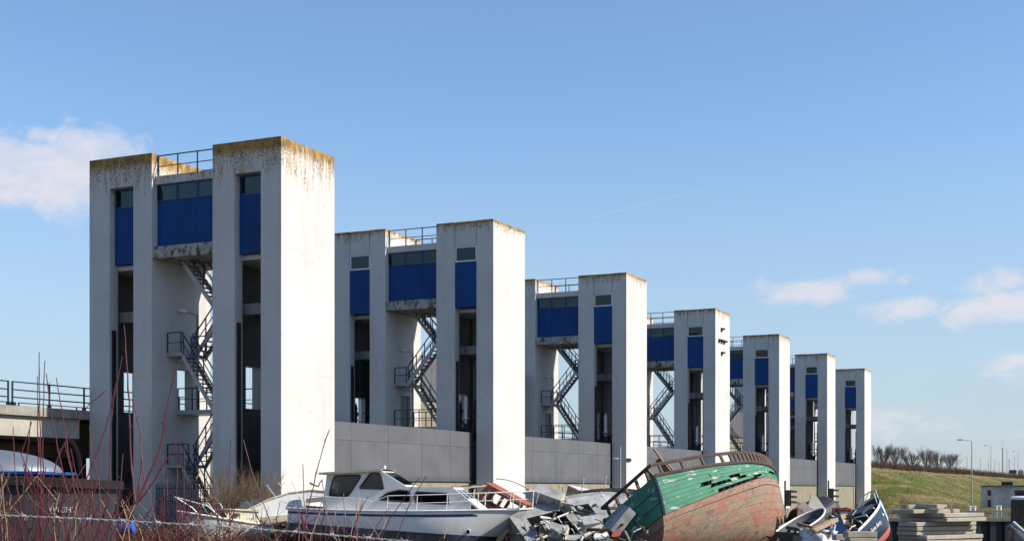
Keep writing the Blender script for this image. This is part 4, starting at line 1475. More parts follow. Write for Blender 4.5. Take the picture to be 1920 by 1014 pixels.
# ---- left end: dirty white boat and round-roofed cabin boat
d4 = frame((-0.80, -0.55, 0.05), (0.05, 0.05, 1), at(468, 985, 49.8) + Vector((0.3, 0.4, -1.22)))
db = rooted('derelict_boat', 'dirty white open boat with bent bow rail, overgrown by brambles', 'boat', d4)
hd = Hull(3.2, 0.95, 1.25, 1.60, tr=0.85, tm=0.4, bp=2.2, be=0.8, rake=0.5, kr=0.4, yp=0.6, zp=0.95)
hd.skin([M['dirty']], [(1, 0)], db, 22, 12)
hd.deck(M['cream'], db, 0.05)
for sd in (-1, 1):
    MB().tube([hd.p(i / 20 * 0.99, 1, sd, 0.02) for i in range(21)], 0.04, 6).build('gunwale', M['gel'], db)
    MB().plate([(0.3, 1.2), (1.7, 1.25), (1.5, 1.72), (0.4, 1.70)], [[(0.6, 1.42), (1.0, 1.42), (1.0, 1.62), (0.6, 1.62)], [(1.1, 1.42), (1.45, 1.42), (1.38, 1.62), (1.1, 1.62)]], (0, sd * 0.6, 0), (1, 0, 0), (0, 0, 1), 0.03).build('cabin_side', M['cream'], db)
MB().box(0.35, 1.62, -0.68, 0.68, 1.722, 1.77).build('cabin_roof', M['cream'], db)
m = MB()
m.tube([hd.p(0.6, 1, 1), hd.p(0.75, 1, 1) + Vector((0, 0, 0.35)), hd.p(0.98, 1, 1) + Vector((0.2, 0, 0.5)), hd.p(0.75, 1, -1) + Vector((0, 0, 0.3)), hd.p(0.6, 1, -1)], 0.018, 6)
m.build('bow_rail', M['whitetube'], db)

k4 = frame((-0.965, -0.22, -0.10), (0.0, 0.12, 1), at(604, 985, 51.6) + Vector((0.35, 0.6, -0.50)))
kb_ = rooted('round_cabin_boat', 'white motor boat with swept round cabin roof, behind the cruiser stern', 'boat', k4)
hk = Hull(4.6, 1.1, 0.95, 1.05, tr=0.9, tm=0.4, bp=2.4, be=0.8, rake=0.5, kr=0.4, yp=0.55, zp=0.9)
hk.skin([M['cream']], [(1, 0)], kb_, 24, 12)
hk.deck(M['gel'], kb_, 0.03)
cp = [(-0.2, 1.0), (0.0, 1.66), (0.7, 1.80), (1.5, 1.78), (2.3, 1.60), (3.1, 1.30), (3.75, 1.0)]
for sd in (-1, 1):
    o = MB().plate(cp, [rpoly([(0.15, 1.18), (0.95, 1.18), (0.95, 1.52), (0.20, 1.52)], 0.08), rpoly([(1.1, 1.18), (1.75, 1.18), (1.55, 1.50), (1.1, 1.52)], 0.08)], (0, sd * 0.86 + 0.02, 0), (1, 0, 0), (0, 0, 1), 0.04).build('cabin_side', M['gel'], kb_)
    MB().plate([(1.08, 1.16), (1.77, 1.16), (1.57, 1.52), (1.08, 1.54)], [], (0, sd * 0.86, 0), (1, 0, 0), (0, 0, 1), 0.006).build('pane', M['glass_clear'], o)
    MB().tube([Vector((x, sd * 0.90, z + 0.02)) for x, z in cp[1:]], 0.035, 6).build('roof_gutter', M['cream'], kb_)
m = MB()
m.grid([[Vector((x, y * 0.90, z + 0.10 * (1 - y * y))) for y in (-1, -0.8, -0.5, 0, 0.5, 0.8, 1)] for x, z in [(-0.35, 1.64)] + cp[1:]])
m.build('cabin_roof', M['gel'], kb_, smooth=True)
for x in (0.75, 1.45):
    MB().box(x, x + 0.32, -0.65, -0.25, 1.86, 1.885).build('roof_hatch', M['rubber'], kb_)
for sd in (-1, 1):
    MB().plate(rpoly([(0.6, 0.52), (2.1, 0.52), (2.15, 0.78), (0.6, 0.78)], 0.08), [], (0, sd * 1.045, 0), (1, 0, 0), (0, 0, 1), 0.01 * sd * -1).build('hull_window', M['rubber'], kb_)
# green tarpaulin scrap below
o = MB().plate([(0, 0), (0.5, -0.12), (0.52, 0.08), (0.1, 0.16)], [], (0, 0, 0), (1, 0, 0), (0, 0.5, 0.86), 0.02).build('green_board', plain('lime_board', (0.16, 0.42, 0.10), 0.6))
o.location = at(487, 993, 50.3)
tag(o, 'small lime green board lying under the round-roofed boat', 'board')
# dark canopy boat behind, only its top shows
c4 = frame((-0.9, -0.4, 0), (0, 0, 1), at(498, 985, 55) + Vector((0.4, 0, -1.15)))
cb = rooted('canopy_boat', 'old boat with dark torn canopy and bent white hoops, behind the round-roofed boat', 'boat', c4)
hb = Hull(3.6, 1.0, 1.15, 1.3, tr=0.85)
hb.skin([M['dirty']], [(1, 0)], cb, 18, 10)
hb.deck(M['cream'], cb)
m = MB()
m.grid([[Vector((x, y * 0.85, 1.2 + h * (1 - y ** 4))) for y in (-1, -0.8, -0.4, 0, 0.4, 0.8, 1)] for x, h in ((0.2, 0.95), (0.9, 1.02), (1.5, 0.9), (2.0, 0.35))])
m.build('torn_canopy', M['tread'], cb)
MB().box(0.0, 2.3, -0.92, 0.92, 1.24, 1.34).build('coaming', M['cream'], cb)
for x, lean in ((2.0, 0.35), (2.3, 0.5)):
    MB().tube([(x, -0.9, 1.3), (x + lean, -0.7, 2.05), (x + lean, 0.7, 2.05), (x, 0.9, 1.3)], 0.018, 6).build('hoop', M['whitetube'], cb)
# thin bent rods standing up behind
for k, (xa, ya, xb, yb) in enumerate(((513, 926, 500, 908), (535, 922, 522, 904), (556, 921, 546, 900))):
    a, b = at(xa, ya, 49.2), at(xb, yb, 49.2)
    MB().tube([a - b - (a - b).normalized() * -0.3, Vector((0, 0, 0))], 0.012, 5).build('rod', M['whitetube'], kb_).matrix_world = Matrix.Translation(b)

# ---- beige cabin roof behind the cruiser
e4 = frame((-0.97, -0.24, 0.0), (0, 0, 1), at(905, 985, 53) + Vector((0.1, 0.5, -1.1)))
eb = rooted('beige_cabin_boat', 'beige cabin boat with flat ribbed roof and raked frame behind the cruiser', 'boat', e4)
he = Hull(4.4, 1.1, 1.1, 1.25, tr=0.9)
he.skin([M['cream']], [(1, 0)], eb, 18, 10)
he.deck(M['cream'], eb)
MB().plate([(0.1, 0), (3.2, 0.0), (3.2, 1.9), (0.1, 1.9)], [], (0, -0.95, 2.62), (1, 0, -0.10), (0, 1, 0), 0.05).build('cabin_roof', M['cream'], eb)
for k in range(8):
    MB().box(0.3 + k * 0.4, 0.36 + k * 0.4, -0.92, 0.92, 2.675 - (0.3 + 0.4 * k) * 0.1, 2.71 - (0.3 + 0.4 * k) * 0.1).build('roof_batten', M['wood'], eb)
for x in (0.35, 1.4, 3.0):
    for sd in (-1, 1):
        MB().bar((x, sd * 0.88, 1.15), (x - 0.12, sd * 0.9, 2.60 - x * 0.1), 0.06).build('roof_post', M['cream'], eb)
for sd in (-1, 1):
    MB().plate([(0.3, 1.1), (3.1, 1.1), (3.0, 1.75), (0.3, 1.75)], [], (0, sd * 0.9, 0), (1, 0, 0), (0, 0, 1), 0.03).build('cabin_side', M['cream'], eb)

# ---- orange wheelhouse wreck
r4 = frame((0.85, -0.25, -0.46), (0.42, -0.10, 0.9), at(925, 945, 50.5) + Vector((0, 0, -0.15)))
ow = rooted('orange_wheelhouse', 'collapsed orange-brown wheelhouse with empty window frames, beyond the cruiser bow', 'wreck', r4)
MB().plate([(-0.55, -0.6), (1.15, -0.6), (1.15, 0.6), (-0.55, 0.6)], [], (0, 0, 0.72), (1, 0, 0), (0, 1, 0), 0.05).build('roof_plate', M['orange'], ow)
for sd in (-1, 1):
    MB().plate([(-0.65, -0.1), (1.0, -0.05), (1.1, 0.71), (-0.45, 0.71)], [[(-0.40, 0.12), (0.18, 0.12), (0.22, 0.60), (-0.30, 0.60)], [(0.30, 0.12), (0.90, 0.12), (0.96, 0.60), (0.34, 0.60)]], (0, sd * 0.56, 0), (1, 0, 0), (0, 0, 1), 0.04).build('frame_side', M['orange'], ow)
MB().plate([(-1.3, -0.75), (0.9, -0.75), (0.9, 0.75), (-1.3, 0.75)], [[(-1.0, -0.3), (-0.7, -0.3), (-0.7, 0.3), (-1.0, 0.3)]], (0, 0, -0.16), (1, 0, 0.05), (0, 1, 0), 0.06).build('deck_plate', M['orange'], ow)
MB().box(-1.2, 0.8, -0.65, 0.65, -1.6, -0.22).build('base_casing', M['void'], ow)
arc = [at(930 + 55 * k / 10 * 1.6, 897 + 42 * (k / 10) ** 2.0, 51) for k in range(11)]
o = MB().tube([p - arc[0] for p in arc], 0.015, 5).build('bent_rail', M['tread'])
o.location = arc[0]
o.parent = None
tag(o, 'thin dark bent hoop rail arching over the orange wheelhouse', 'rail')

# ---- small white cabin and tan hull behind the grey sailboat
w4 = frame((0.93, 0.30, -0.20), (0.18, -0.10, 0.96), at(1064, 930, 54) + Vector((0, 0.3, -0.62)))
sw = rooted('white_cabin_boat', 'tan hulled boat with small white cabin, behind the grey sailboat', 'boat', w4)
hw = Hull(4.0, 0.95, 0.5, 0.6, tr=0.8)
ws_ = hw.skin([M['dirty']], [(1, 0)], sw, 18, 10)
ws_.location = (-1.6, 0, 0)
for sd in (-1, 1):
    o = MB().plate([(0, 0.45), (0.95, 0.45), (0.80, 0.98), (0, 0.98)], [[(0.08, 0.6), (0.38, 0.6), (0.38, 0.88), (0.08, 0.88)], [(0.46, 0.6), (0.80, 0.6), (0.72, 0.88), (0.46, 0.88)]], (0, sd * 0.55, 0), (1, 0, 0), (0, 0, 1), 0.03).build('cabin_side', M['gel'], sw)
    MB().box(0.07, 0.81, sd * 0.55 - 0.018, sd * 0.55 - 0.012, 0.59, 0.89).build('pane', M['glass_clear'], o)
MB().plate([(-0.05, -0.62), (0.9, -0.62), (0.9, 0.62), (-0.05, 0.62)], [], (0, 0, 0.985), (1, 0, 0), (0, 1, 0), 0.035).build('cabin_roof', M['gel'], sw)
MB().plate([(-0.54, 0.45), (0.54, 0.45), (0.54, 0.98), (-0.54, 0.98)], [], (-0.005, 0, 0), (0, 1, 0), (0, 0, 1), -0.03).build('cabin_back', M['wood'], sw)
MB().plate([(-1.7, -0.9), (0.0, -0.6), (0, 0.6), (-1.7, 0.9)], [], (0, 0, 0.55), (1, 0, 0.16), (0, 1, 0), 0.04).build('foredeck', M['dirty'], sw)

# ---- right-hand cluster
# blue sailboat standing on its bow quarter
b4 = frame((0.66, 0.54, 0.50), (-0.72, -0.28, 0.62), at(1604, 1030, 50) + Vector((0.05, 0.2, -0.62))) @ Matrix.Diagonal((0.94, 1.15, 1.3, 1))
bs = rooted('navy_sailboat', 'navy sailboat with red bottom tipped on its stern beside the concrete slabs', 'boat', b4)
M['navyhull'] = worn('navy_gelcoat', (0.010, 0.030, 0.058), (0.02, 0.03, 0.04), 0.5, 2.0, 0.22, spec=0.6)
M['redbottom'] = worn('faded_red_antifouling', (0.50, 0.125, 0.095), (0.30, 0.08, 0.06), 0.6, 2.2, 0.7, rust=(0.55, 0.30, 0.24), rust_amt=0.62)
hn = Hull(2.9, 0.72, 0.95, 1.10, tr=0.85, tm=0.45, bp=2.3, be=0.75, rake=0.3, kr=0.35, yp=0.62, zp=1.0)
hn.skin([M['redbottom'], M['navyhull'], M['gel']], [(0.52, 0), (0.95, 1), (1, 2)], bs, 24, 20)
hn.deck(M['rubber'], bs, 0.04, 0, 0.98, [[(0.35, -0.42), (1.15, -0.42), (1.15, 0.42), (0.35, 0.42)]])
for (x0, x1, y0, y1) in ((0.30, 0.35, -0.45, 0.45), (1.15, 1.20, -0.45, 0.45), (0.35, 1.15, -0.46, -0.42), (0.35, 1.15, 0.42, 0.46)):
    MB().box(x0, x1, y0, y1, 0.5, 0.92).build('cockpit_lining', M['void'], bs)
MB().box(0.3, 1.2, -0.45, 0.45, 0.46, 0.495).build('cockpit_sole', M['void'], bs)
tp = [(1.22, 0.90), (1.25, 1.16), (1.95, 1.12), (2.35, 0.95)]
for sd in (-1, 1):
    MB().plate(tp, [[(1.4, 0.98), (1.8, 0.98), (1.75, 1.07), (1.4, 1.08)]], (0, sd * 0.42, 0), (1, 0, 0), (0, 0, 1), 0.02).build('trunk_side', M['navyhull'], bs)
MB().plate([(-0.44, 0), (0.44, 0), (0.44, 0.70), (-0.44, 0.70)], [], (1.25, 0, 1.165), (0, 1, 0), (0.7, 0, -0.04), 0.02).build('trunk_roof', M['tread'], bs)
for x, h in ((0.25, 0.42), (0.75, 0.40), (1.2, 0.42), (1.75, 0.38)):
    MB().tube([(x, -0.62, 0.92), (x, -0.60, 0.92 + h * 0.35), (x, 0.60, 0.92 + h * 0.35), (x, 0.62, 0.92)], 0.018, 6).build('cross_rail', M['tube'], bs)
m = MB()
m.tube([(2.2, -0.45, 1.0), (2.6, -0.25, 1.25), (2.75, 0, 1.28), (2.6, 0.25, 1.25), (2.2, 0.45, 1.0)], 0.016, 6)
m.tube([(2.5, -0.35, 1.0), (2.9, -0.15, 1.25), (2.9, 0.15, 1.25), (2.5, 0.35, 1.0)], 0.014, 6)
m.build('pulpit', M['tube'], bs)
# silvery foil sheet over the bow
MB().grid([[hn.p(0.74 + 0.235 * i / 6, 0.62 + 0.37 * j / 6, -1, 0.015) for i in range(7)] for j in range(7)]).build('bow_cover', worn('pale_blue_cover', (0.45, 0.52, 0.62), (0.28, 0.33, 0.42), 0.4, 3, 0.25), bs)
pn = hn.p(0.40, 0.80, -1, 0.015)
text_mesh('Santa Betty', 0.165, M['whitetube'], bs, pn + Vector((0, -0.02, -0.06)), (rad(96), 0, rad(2)), 0.004, 0.3)
MB().lathe([(0.045, 0), (0.045, 0.03), (0.025, 0.035)], 10, Matrix.Translation(hn.p(0.66, 0.82, -1)) @ Matrix.Rotation(rad(97), 4, 'X')).build('porthole', M['tube'], bs)

# open grey dinghy
n4 = frame((0.74, 0.52, 0.34), (-0.42, -0.30, 0.85), at(1482, 1008, 40.5) + Vector((0.05, 0.3, -0.25)))
M['dinghy'] = worn('blue_grey_dinghy', (0.085, 0.10, 0.12), (0.10, 0.10, 0.10), 0.8, 2, 0.7)
dn = rooted('dinghy', 'open grey dinghy with white gunwale tilted beside the pink wreck bow', 'boat', n4)
hn2 = Hull(1.7, 0.48, 0.45, 0.55, tr=0.85, tm=0.4, yp=0.6, zp=0.95, rake=0.2)
hn2.skin([M['dinghy']], [(1, 0)], dn, 18, 10)
m = MB()
for sd in (-1, 1):
    m.grid([[hn2.p(0.02 + 0.94 * i / 16, 0.05 + 0.93 * j / 8, sd, -0.03) for i in range(17)] for j in range(9)])
m.build('lining', M['dinghy'], dn)
for sd in (-1, 1):
    MB().tube([hn2.p(i / 18 * 0.985, 1, sd, 0.01) for i in range(19)], 0.028, 6).build('gunwale', M['gel'], dn)
for x in (0.5, 1.15):
    MB().box(x, x + 0.2, -0.4, 0.4, 0.30, 0.33).build('thwart', M['wood'], dn)

# black upturned boat with torn grey plates on top
u4 = frame((0.74, 0.48, 0.30), (-0.25, 0.35, -0.9), at(1512, 1005, 42.5) + Vector((-0.1, 0.3, 0.75)))
ub = rooted('upturned_boat', 'black upturned small boat under torn grey plates', 'boat', u4)
hu = Hull(1.9, 0.55, 0.55, 0.6, tr=0.9, tm=0.45, yp=0.55, zp=0.9, rake=0.4)
hu.skin([M['rubber']], [(1, 0)], ub, 18, 10)
hu.deck(M['rubber'], ub)
plates = [((1494, 965), [(0, 0.0), (0.42, -0.22), (0.62, 0.12), (0.25, 0.42), (0.16, 0.36), (0.05, 0.42)], 0.25, 'torn grey plate propped on the black boat, jagged top'),
          ((1514, 950), [(0, 0), (0.25, -0.18), (0.66, -0.12), (0.30, 0.34), (0.22, 0.30), (0.12, 0.36)], 0.1, 'paler torn plate leaning right on the black boat')]
for k, (pp, poly, tilt, lab) in enumerate(plates):
    o = MB().plate(poly, [], (0, 0, 0), (0.9, 0.3, 0.0), (0.0, tilt, 0.97), 0.03).build('torn_plate', M['dirty'] if k else M['rusty'])
    o.location = at(pp[0], pp[1], 42.2 + 0.25 * k)
    tag(o, lab, 'plate', 'torn plates on the black boat')
o = MB().box(-0.35, 0.35, -0.02, 0.02, -0.6, 0.95).build('blue_panel_scrap', M['blueframe'])
o.location = at(1577, 1012, 41.3) + Vector((0, 0, -0.2))
o.rotation_euler = (rad(12), rad(-28), rad(10))
tag(o, 'scrap blue panel standing below the stern of the navy sailboat', 'panel')
# tangle of red rope and tubes on the scrap
tg = thing('scrap_tangle', 'tangle of red rope and thin tubes on top of the scrap heap', 'scrap', at(1568, 958, 43.2))
rr = random.Random(5)
MB().tube([Vector((0.38 * math.cos(k * 0.9) + 0.1 * rr.random(), 0.2 * math.sin(k * 0.8), 0.02 * (k % 4) + 0.06 * rr.random())) for k in range(30)], 0.022, 5).build('red_rope', plain('red_rope', (0.22, 0.035, 0.03), 0.8), tg)
for k in range(6):
    MB().tube([Vector((-0.4 + 0.15 * k, 0, -0.35)), Vector((-0.15 + 0.16 * k, 0.1, 0.02 + 0.03 * (k % 2)))], 0.014, 5).build('thin_tube', M['whitetube'] if k % 2 else M['tread'], tg)
MB().box(-0.5, 0.5, -0.2, 0.25, -0.9, -0.12).build('crushed_crate', M['void'], tg)

# long weathered beam and short timbers
def beam(pa, pb, w, h, label, Ya, Yb, mat='wood'):
    a, b = at(*pa, Ya), at(*pb, Yb)
    o = MB().bar(Vector((0, 0, 0)), b - a, w, h).build('timber', M[mat])
    o.location = a
    tag(o, label, 'timber', 'loose timbers in the scrap heap')
M['palewood'] = worn('pale_weathered_beam', (0.44, 0.31, 0.19), (0.20, 0.13, 0.08), 0.7, 3, 0.85, fine=30)
beam((1522, 995), (1582, 966), 0.14, 0.12, 'long pale beam slanting up over the rubble bag', 40.0, 41.5, 'palewood')
beam((1474, 988), (1520, 996), 0.12, 0.10, 'dark timber lying left of the rubble bag', 40.2, 40.0, 'darkwood')
beam((1496, 981), (1528, 990), 0.10, 0.09, 'brown timber end on top of the dinghy', 40.6, 40.2)
beam((1478, 1001), (1510, 1004), 0.16, 0.12, 'short thick dark timber below the dinghy', 39.6, 39.6, 'darkwood')
beam((1488, 1008), (1502, 1009), 0.14, 0.14, 'cut timber end pointing forward beneath the dinghy', 39.3, 39.2)
beam((1520, 992), (1533, 1002), 0.10, 0.10, 'dark splintered stake stuck in the rubble bag', 39.6, 39.2, 'darkwood')

# white rubble bag
bag = thing('rubble_bag', 'torn white woven rubble bag full of debris', 'bag', at(1534, 1035, 39.4))
rr = random.Random(3)
rows = []
nseg = 36
for i, (zz, r) in enumerate(((0.0, 0.46), (0.12, 0.54), (0.28, 0.55), (0.42, 0.50), (0.53, 0.47), (0.60, 0.52), (0.57, 0.42), (0.45, 0.36))):
    row = []
    for j in range(nseg + 1):
        a = 2 * math.pi * (j % nseg) / nseg
        w = 0.05 * math.sin(5 * a + i) + 0.035 * math.sin(11 * a + 2.3 * i) + 0.02 * math.sin(17 * a - i)
        lift = 0.10 * math.sin(2 * a + 1) * (1 if i >= 4 else 0.2)
        row.append(((r + w) * math.cos(a), (r + w) * 0.9 * math.sin(a), zz + lift + (0.05 * math.sin(7 * a) if i >= 3 else 0)))
    rows.append(row)
def bag_mat():
    t = NT('woven_bag')
    t.coords()
    c = t.mix(t.ramp(t.noise(5, 5), 0.35, 0.7), (0.74, 0.74, 0.72), (0.52, 0.51, 0.48))
    t.bump(t.noise(7, 6, 0.65, 0.8), 0.8, 0.06)
    return t.done(c, 0.6)
M['bag'] = bag_mat()
MB().grid(rows).build('sack', M['bag'], bag, smooth=True)
m = MB()
for k in range(24):
    a, r = rr.uniform(0, 6.28), rr.uniform(0, 0.30)
    c = Vector((r * math.cos(a), r * math.sin(a), 0.40 + rr.uniform(0, 0.12)))
    m.box(-0.08, 0.08, -0.06, 0.06, -0.04, 0.04, 0, Matrix.Translation(c) @ Matrix.Rotation(rr.uniform(0, 3), 4, 'Z') @ Matrix.Rotation(rr.uniform(-0.6, 0.6), 4, 'X'))
stuff(m.build('rubble', M['wood'], bag))
MB().tube([(0.42, 0, 0.5), (0.50, 0.05, 0.78), (0.42, 0.12, 0.84), (0.36, 0.12, 0.55)], 0.03, 5).build('lifting_loop', M['bag'], bag)

# ---- concrete slabs
def slab_mat():
    t = NT('cast_slab')
    t.coords()
    c = t.mix(t.ramp(t.noise(1.6, 6, 0.65), 0.3, 0.7), (0.43, 0.39, 0.31), (0.31, 0.28, 0.225))
    c = t.mix(t.math('MULTIPLY', t.ramp(t.noise(7, 6, 0.7), 0.5, 0.7), 0.4), c, (0.20, 0.185, 0.16))
    c = t.mix(t.math('MULTIPLY', t.ramp(t.noise(2.0, 5, 0.7, 0.2, (1, 1, 0.3)), 0.55, 0.7), 0.5), c, (0.16, 0.15, 0.125))
    t.bump(t.noise(35, 6, 0.7), 0.4, 0.01)
    return t.done(c, 0.88, 0, 0.2)
M['cast'] = slab_mat()

def slab(pl, pc, pr, y, Yc, th, label, group, psi=34.0, tip=0.0):
    """A cast slab with its near corner at picture column pc and its ends at columns pl and pr; y is the top edge there."""
    c = at(pc, y, Yc)
    r = Vector((math.cos(rad(psi)), math.sin(rad(psi)), 0))
    l = Vector((-r.y, r.x, 0))
    def reach(px, d):
        k = (px - 960) / F
        return max(0.25, (k * c.y - c.x) / (d.x - k * d.y))
    Lr, Ll = reach(pr, r), reach(pl, l)
    m = MB()
    m.plate([(0.03, 0.0), (Lr, 0.0), (Lr, Ll), (0, Ll), (0, 0.03)], [], (0, 0, 0), (1, 0, 0), (0, 1, 0), -th)
    o = m.build('concrete_slab', M['cast'])
    o.location = c
    o.rotation_euler = (rad(tip), rad(tip * 0.6), rad(psi))
    bv = o.modifiers.new('bevel', 'BEVEL')
    bv.width = 0.012
    bv.segments = 1
    bv.limit_method = 'ANGLE'
    return tag(o, label, 'slab', group)

SY = 33.0
GS = 'slabs in the big stack'
stack = [(1671, 1712, 1800, 954.5, 'shaded slab of the big stack lying right under the two loose ones'),
         (1683, 1770, 1846, 961.5, 'slab of the big stack second below the loose ones, long shaded left face'),
         (1687, 1775, 1850, 970, 'slab of the big stack that juts out farthest over the quay side'),
         (1684, 1718, 1831, 978.5, 'slab of the big stack with a sun patch on its corner'),
         (1682, 1719, 1831, 987, 'slab of the big stack directly below the sun-patched one'),
         (1681, 1718, 1830, 995.5, 'slab of the big stack with mortar drips on its face'),
         (1684, 1737, 1844, 1003.5, 'slab of the big stack with a wide fully sunlit face'),
         (1684, 1738, 1842, 1012, 'slab of the big stack below the widest sunlit face'),
         (1682, 1736, 1840, 1020.5, 'slab of the big stack next to its lowest slab'),
         (1684, 1738, 1841, 1029, 'lowest slab of the big stack resting on a block')]
for k, (pl, pc, pr, y, lab) in enumerate(stack):
    slab(pl, pc, pr, y, SY + 0.03 * ((k * 7) % 3), 0.098, lab, GS, 33 + (k * 5) % 4)
z_low = at(1685, 1029, SY).z - 0.10
o = MB().box(0.15, 1.5, 0.15, 0.75, -0.05, z_low - 0.005).build('plinth_block', M['cast'])
o.location = at(1738, 1029, SY).xy.to_3d()
o.rotation_euler = (0, 0, rad(34))
tag(o, 'rough concrete block carrying the big stack of slabs', 'block')
slab(1697, 1702, 1752, 945.5, SY + 0.45, 0.10, 'rough pale broken slab lying on top of the big stack', GS, 20)
slab(1717, 1757, 1776, 945, SY + 0.10, 0.105, 'loose slab on top of the big stack with its end lit by the sun', GS, 40, 2.0)
o = MB().bar((0, 0, 0), (-0.05, 0, 0.22), 0.06, 0.06).build('wooden_peg', M['palewood'])
o.location = at(1786, 961, SY + 0.3)
tag(o, 'short pale wooden peg standing on the big slab stack', 'peg')
GL = 'low slabs before the navy sailboat'
slab(1584, 1588, 1645, 996, 35.5, 0.15, 'upper slab of the low pair in front of the navy sailboat', GL, 12)
slab(1588, 1592, 1645, 1008, 35.5, 0.15, 'lower slab of the low pair in front of the navy sailboat', GL, 14)
slab(1560, 1566, 1600, 1001, 36.6, 0.16, 'rough slab beside the rubble bag', GL, 8)
m = MB().box(0, 1.25, 0.05, 0.8, -0.05, at(1592, 1008, 35.5).z - 0.155)
o = m.build('plinth_block', M['cast'])
o.location = at(1568, 1012, 35.6).xy.to_3d()
tag(o, 'low concrete block beneath the low pair of slabs', 'block')

# ---- mooring post and rusty pipe at the right edge
M['rotpost'] = worn('rotten_green_post', (0.10, 0.085, 0.05), (0.035, 0.032, 0.02), 0.8, 4, 0.9, rust=(0.22, 0.19, 0.11), rust_amt=0.58)
mp_ = thing('mooring_post', 'thick rotten mooring post with a white cap', 'post', Vector((at(1919, 1000, 30).x, 30, ground_z(11, 30))))
hgt = at(1919, 933, 30).z
MB().lathe([(0.27, -0.1), (0.27, 0.6), (0.26, hgt - 0.05), (0.25, hgt)], 18).build('shaft', M['rotpost'], mp_, smooth=False)
MB().lathe([(0.275, hgt + 0.003), (0.275, hgt + 0.05), (0.2, hgt + 0.08)], 18).build('cap', M['white_paint'], mp_)
a, b = at(1897, 990, 29), at(1945, 1040, 28)
pp = thing('rusty_pipe', 'rusty pipe end with pale torn rim, leaning by the mooring post', 'pipe', a)
MB().tube([Vector((0, 0, 0)), b - a], 0.13, 14).build('pipe_body', M['rusty'], pp)
MB().tube([Vector((0.02, -0.05, 0.13)), (b - a) * 0.8 + Vector((0.1, -0.05, 0.12))], 0.03, 6).build('pale_flange', M['gel'], pp)

# ---- dark steel hull at the left edge
hy = 20.0
th_ = thing('steel_hull', 'dark steel hull with overhanging rim and rounded stern at the left edge', 'boat', (at(75, 0, hy).x - 1.1, hy + 1.0, 0))
def darksteel():
    t = NT('dark_hull_steel')
    t.coords()
    c = t.mix(t.ramp(t.noise(0.9, 6, 0.65), 0.3, 0.75), (0.026, 0.027, 0.030), (0.013, 0.013, 0.014))
    c = t.mix(t.math('MULTIPLY', t.ramp(t.noise(3, 5, 0.65, 0, (1, 1, 0.12)), 0.5, 0.75), 0.5), c, (0.055, 0.056, 0.06))
    c = t.mix(t.ramp(t.noise(5, 8, 0.75), 0.66, 0.70), c, (0.20, 0.19, 0.18))
    t.bump(t.noise(4, 4, 0.6), 0.15, 0.02)
    return t.done(c, 0.55, 0.0, 0.3)
M['darksteel'] = darksteel()
def stern_ring(r, rim, z0, dz):
    pts = []
    for k in range(25):
        a = -math.pi / 2 + math.pi * k / 24
        pts.append(((r + rim) * math.cos(a) * 0.95, (1.35 + rim) * math.sin(a)))
    pts += [(-5.0, 1.35 + rim), (-5.0, -1.35 - rim)]
    return pts
zr = at(75, 888, hy - 0.3).z
ring0 = stern_ring(2.02, 0, 0, 0)
def loft(m, rings, zs):
    n = len(rings[0])
    vs = []
    for rg, z in zip(rings, zs):
        for x, y in rg:
            vs.append((x, y, z - 0.10 * max(0, x) / 2.0 if z > 1 else z))
    fs = []
    for i in range(len(rings) - 1):
        for j in range(n):
            fs.append((i * n + j, i * n + (j + 1) % n, (i + 1) * n + (j + 1) % n, (i + 1) * n + j))
    fs.append(tuple(range(n))[::-1])
    fs.append(tuple((len(rings) - 1) * n + j for j in range(n)))
    m.add(vs, fs)
m = MB()
loft(m, [stern_ring(1.85, -0.1, 0, 0), stern_ring(1.95, 0, 0, 0), stern_ring(2.0, 0, 0, 0)], [-0.2, 1.2, zr - 0.12])
m.build('hull_plating', M['darksteel'], th_)
m = MB()
loft(m, [stern_ring(2.0, 0.10, 0, 0), stern_ring(2.0, 0.10, 0, 0)], [zr - 0.117, zr])
m.build('rim', worn('tarred_rim', (0.014, 0.014, 0.015), (0.028, 0.026, 0.024), 0.6, 3, 0.85, spec=0.15), th_)
dm = MB()
dm.grid([[Vector((-0.42 + 1.25 * math.sin(a) * math.cos(b_) * 1.2, 0.0 + 0.85 * math.sin(a) * math.sin(b_), zr + 0.03 + 0.38 * math.cos(a))) for b_ in [2 * math.pi * k / 28 for k in range(29)]] for a in [0.02 + 1.5508 * k / 10 for k in range(11)]])
dm.build('domed_hatch', plain('polished_steel', (0.17, 0.19, 0.23), 0.5, 0.3), th_, smooth=True)
MB().box(-2.7, 1.05, -0.88, 0.88, zr + 0.004, zr + 0.045).build('blue_coaming', M['blue'], th_)
arch = [Vector((1.12 + 0.18 * math.cos(a), 0.2, zr + 0.50 * math.sin(a))) for a in [math.pi * k / 14 for k in range(15)]]
MB().tube(arch, 0.05, 8).build('vent_arch', plain('matt_black', (0.010, 0.010, 0.011), 0.95, 0, 0.05), th_)
text_mesh('WIGHT', 0.12, M['steel_grey'], th_, (1.42, -1.0, zr - 0.55), (rad(90), 0, rad(38)), 0.02)

# blue barrel in the brambles
p = at(230, 990, 42)
br = thing('blue_barrel', 'blue plastic barrel lying in the brown brambles', 'barrel', (p.x, p.y, p.z))
MB().lathe([(0.10, -0.30), (0.14, -0.29), (0.15, -0.2), (0.14, -0.18), (0.15, -0.15), (0.15, 0.12), (0.14, 0.15), (0.15, 0.18), (0.14, 0.28), (0.10, 0.30)], 16, Matrix.Rotation(rad(82), 4, 'Y') @ Matrix.Rotation(0.2, 4, 'X')).build('drum', M['blue_plastic'], br)
MB().lathe([(0.153, -0.03), (0.153, 0.05)], 16, Matrix.Rotation(rad(82), 4, 'Y') @ Matrix.Rotation(0.2, 4, 'X')).build('rust_band', M['wood'], br)
br.scale = (1.25, 1.25, 1.25)
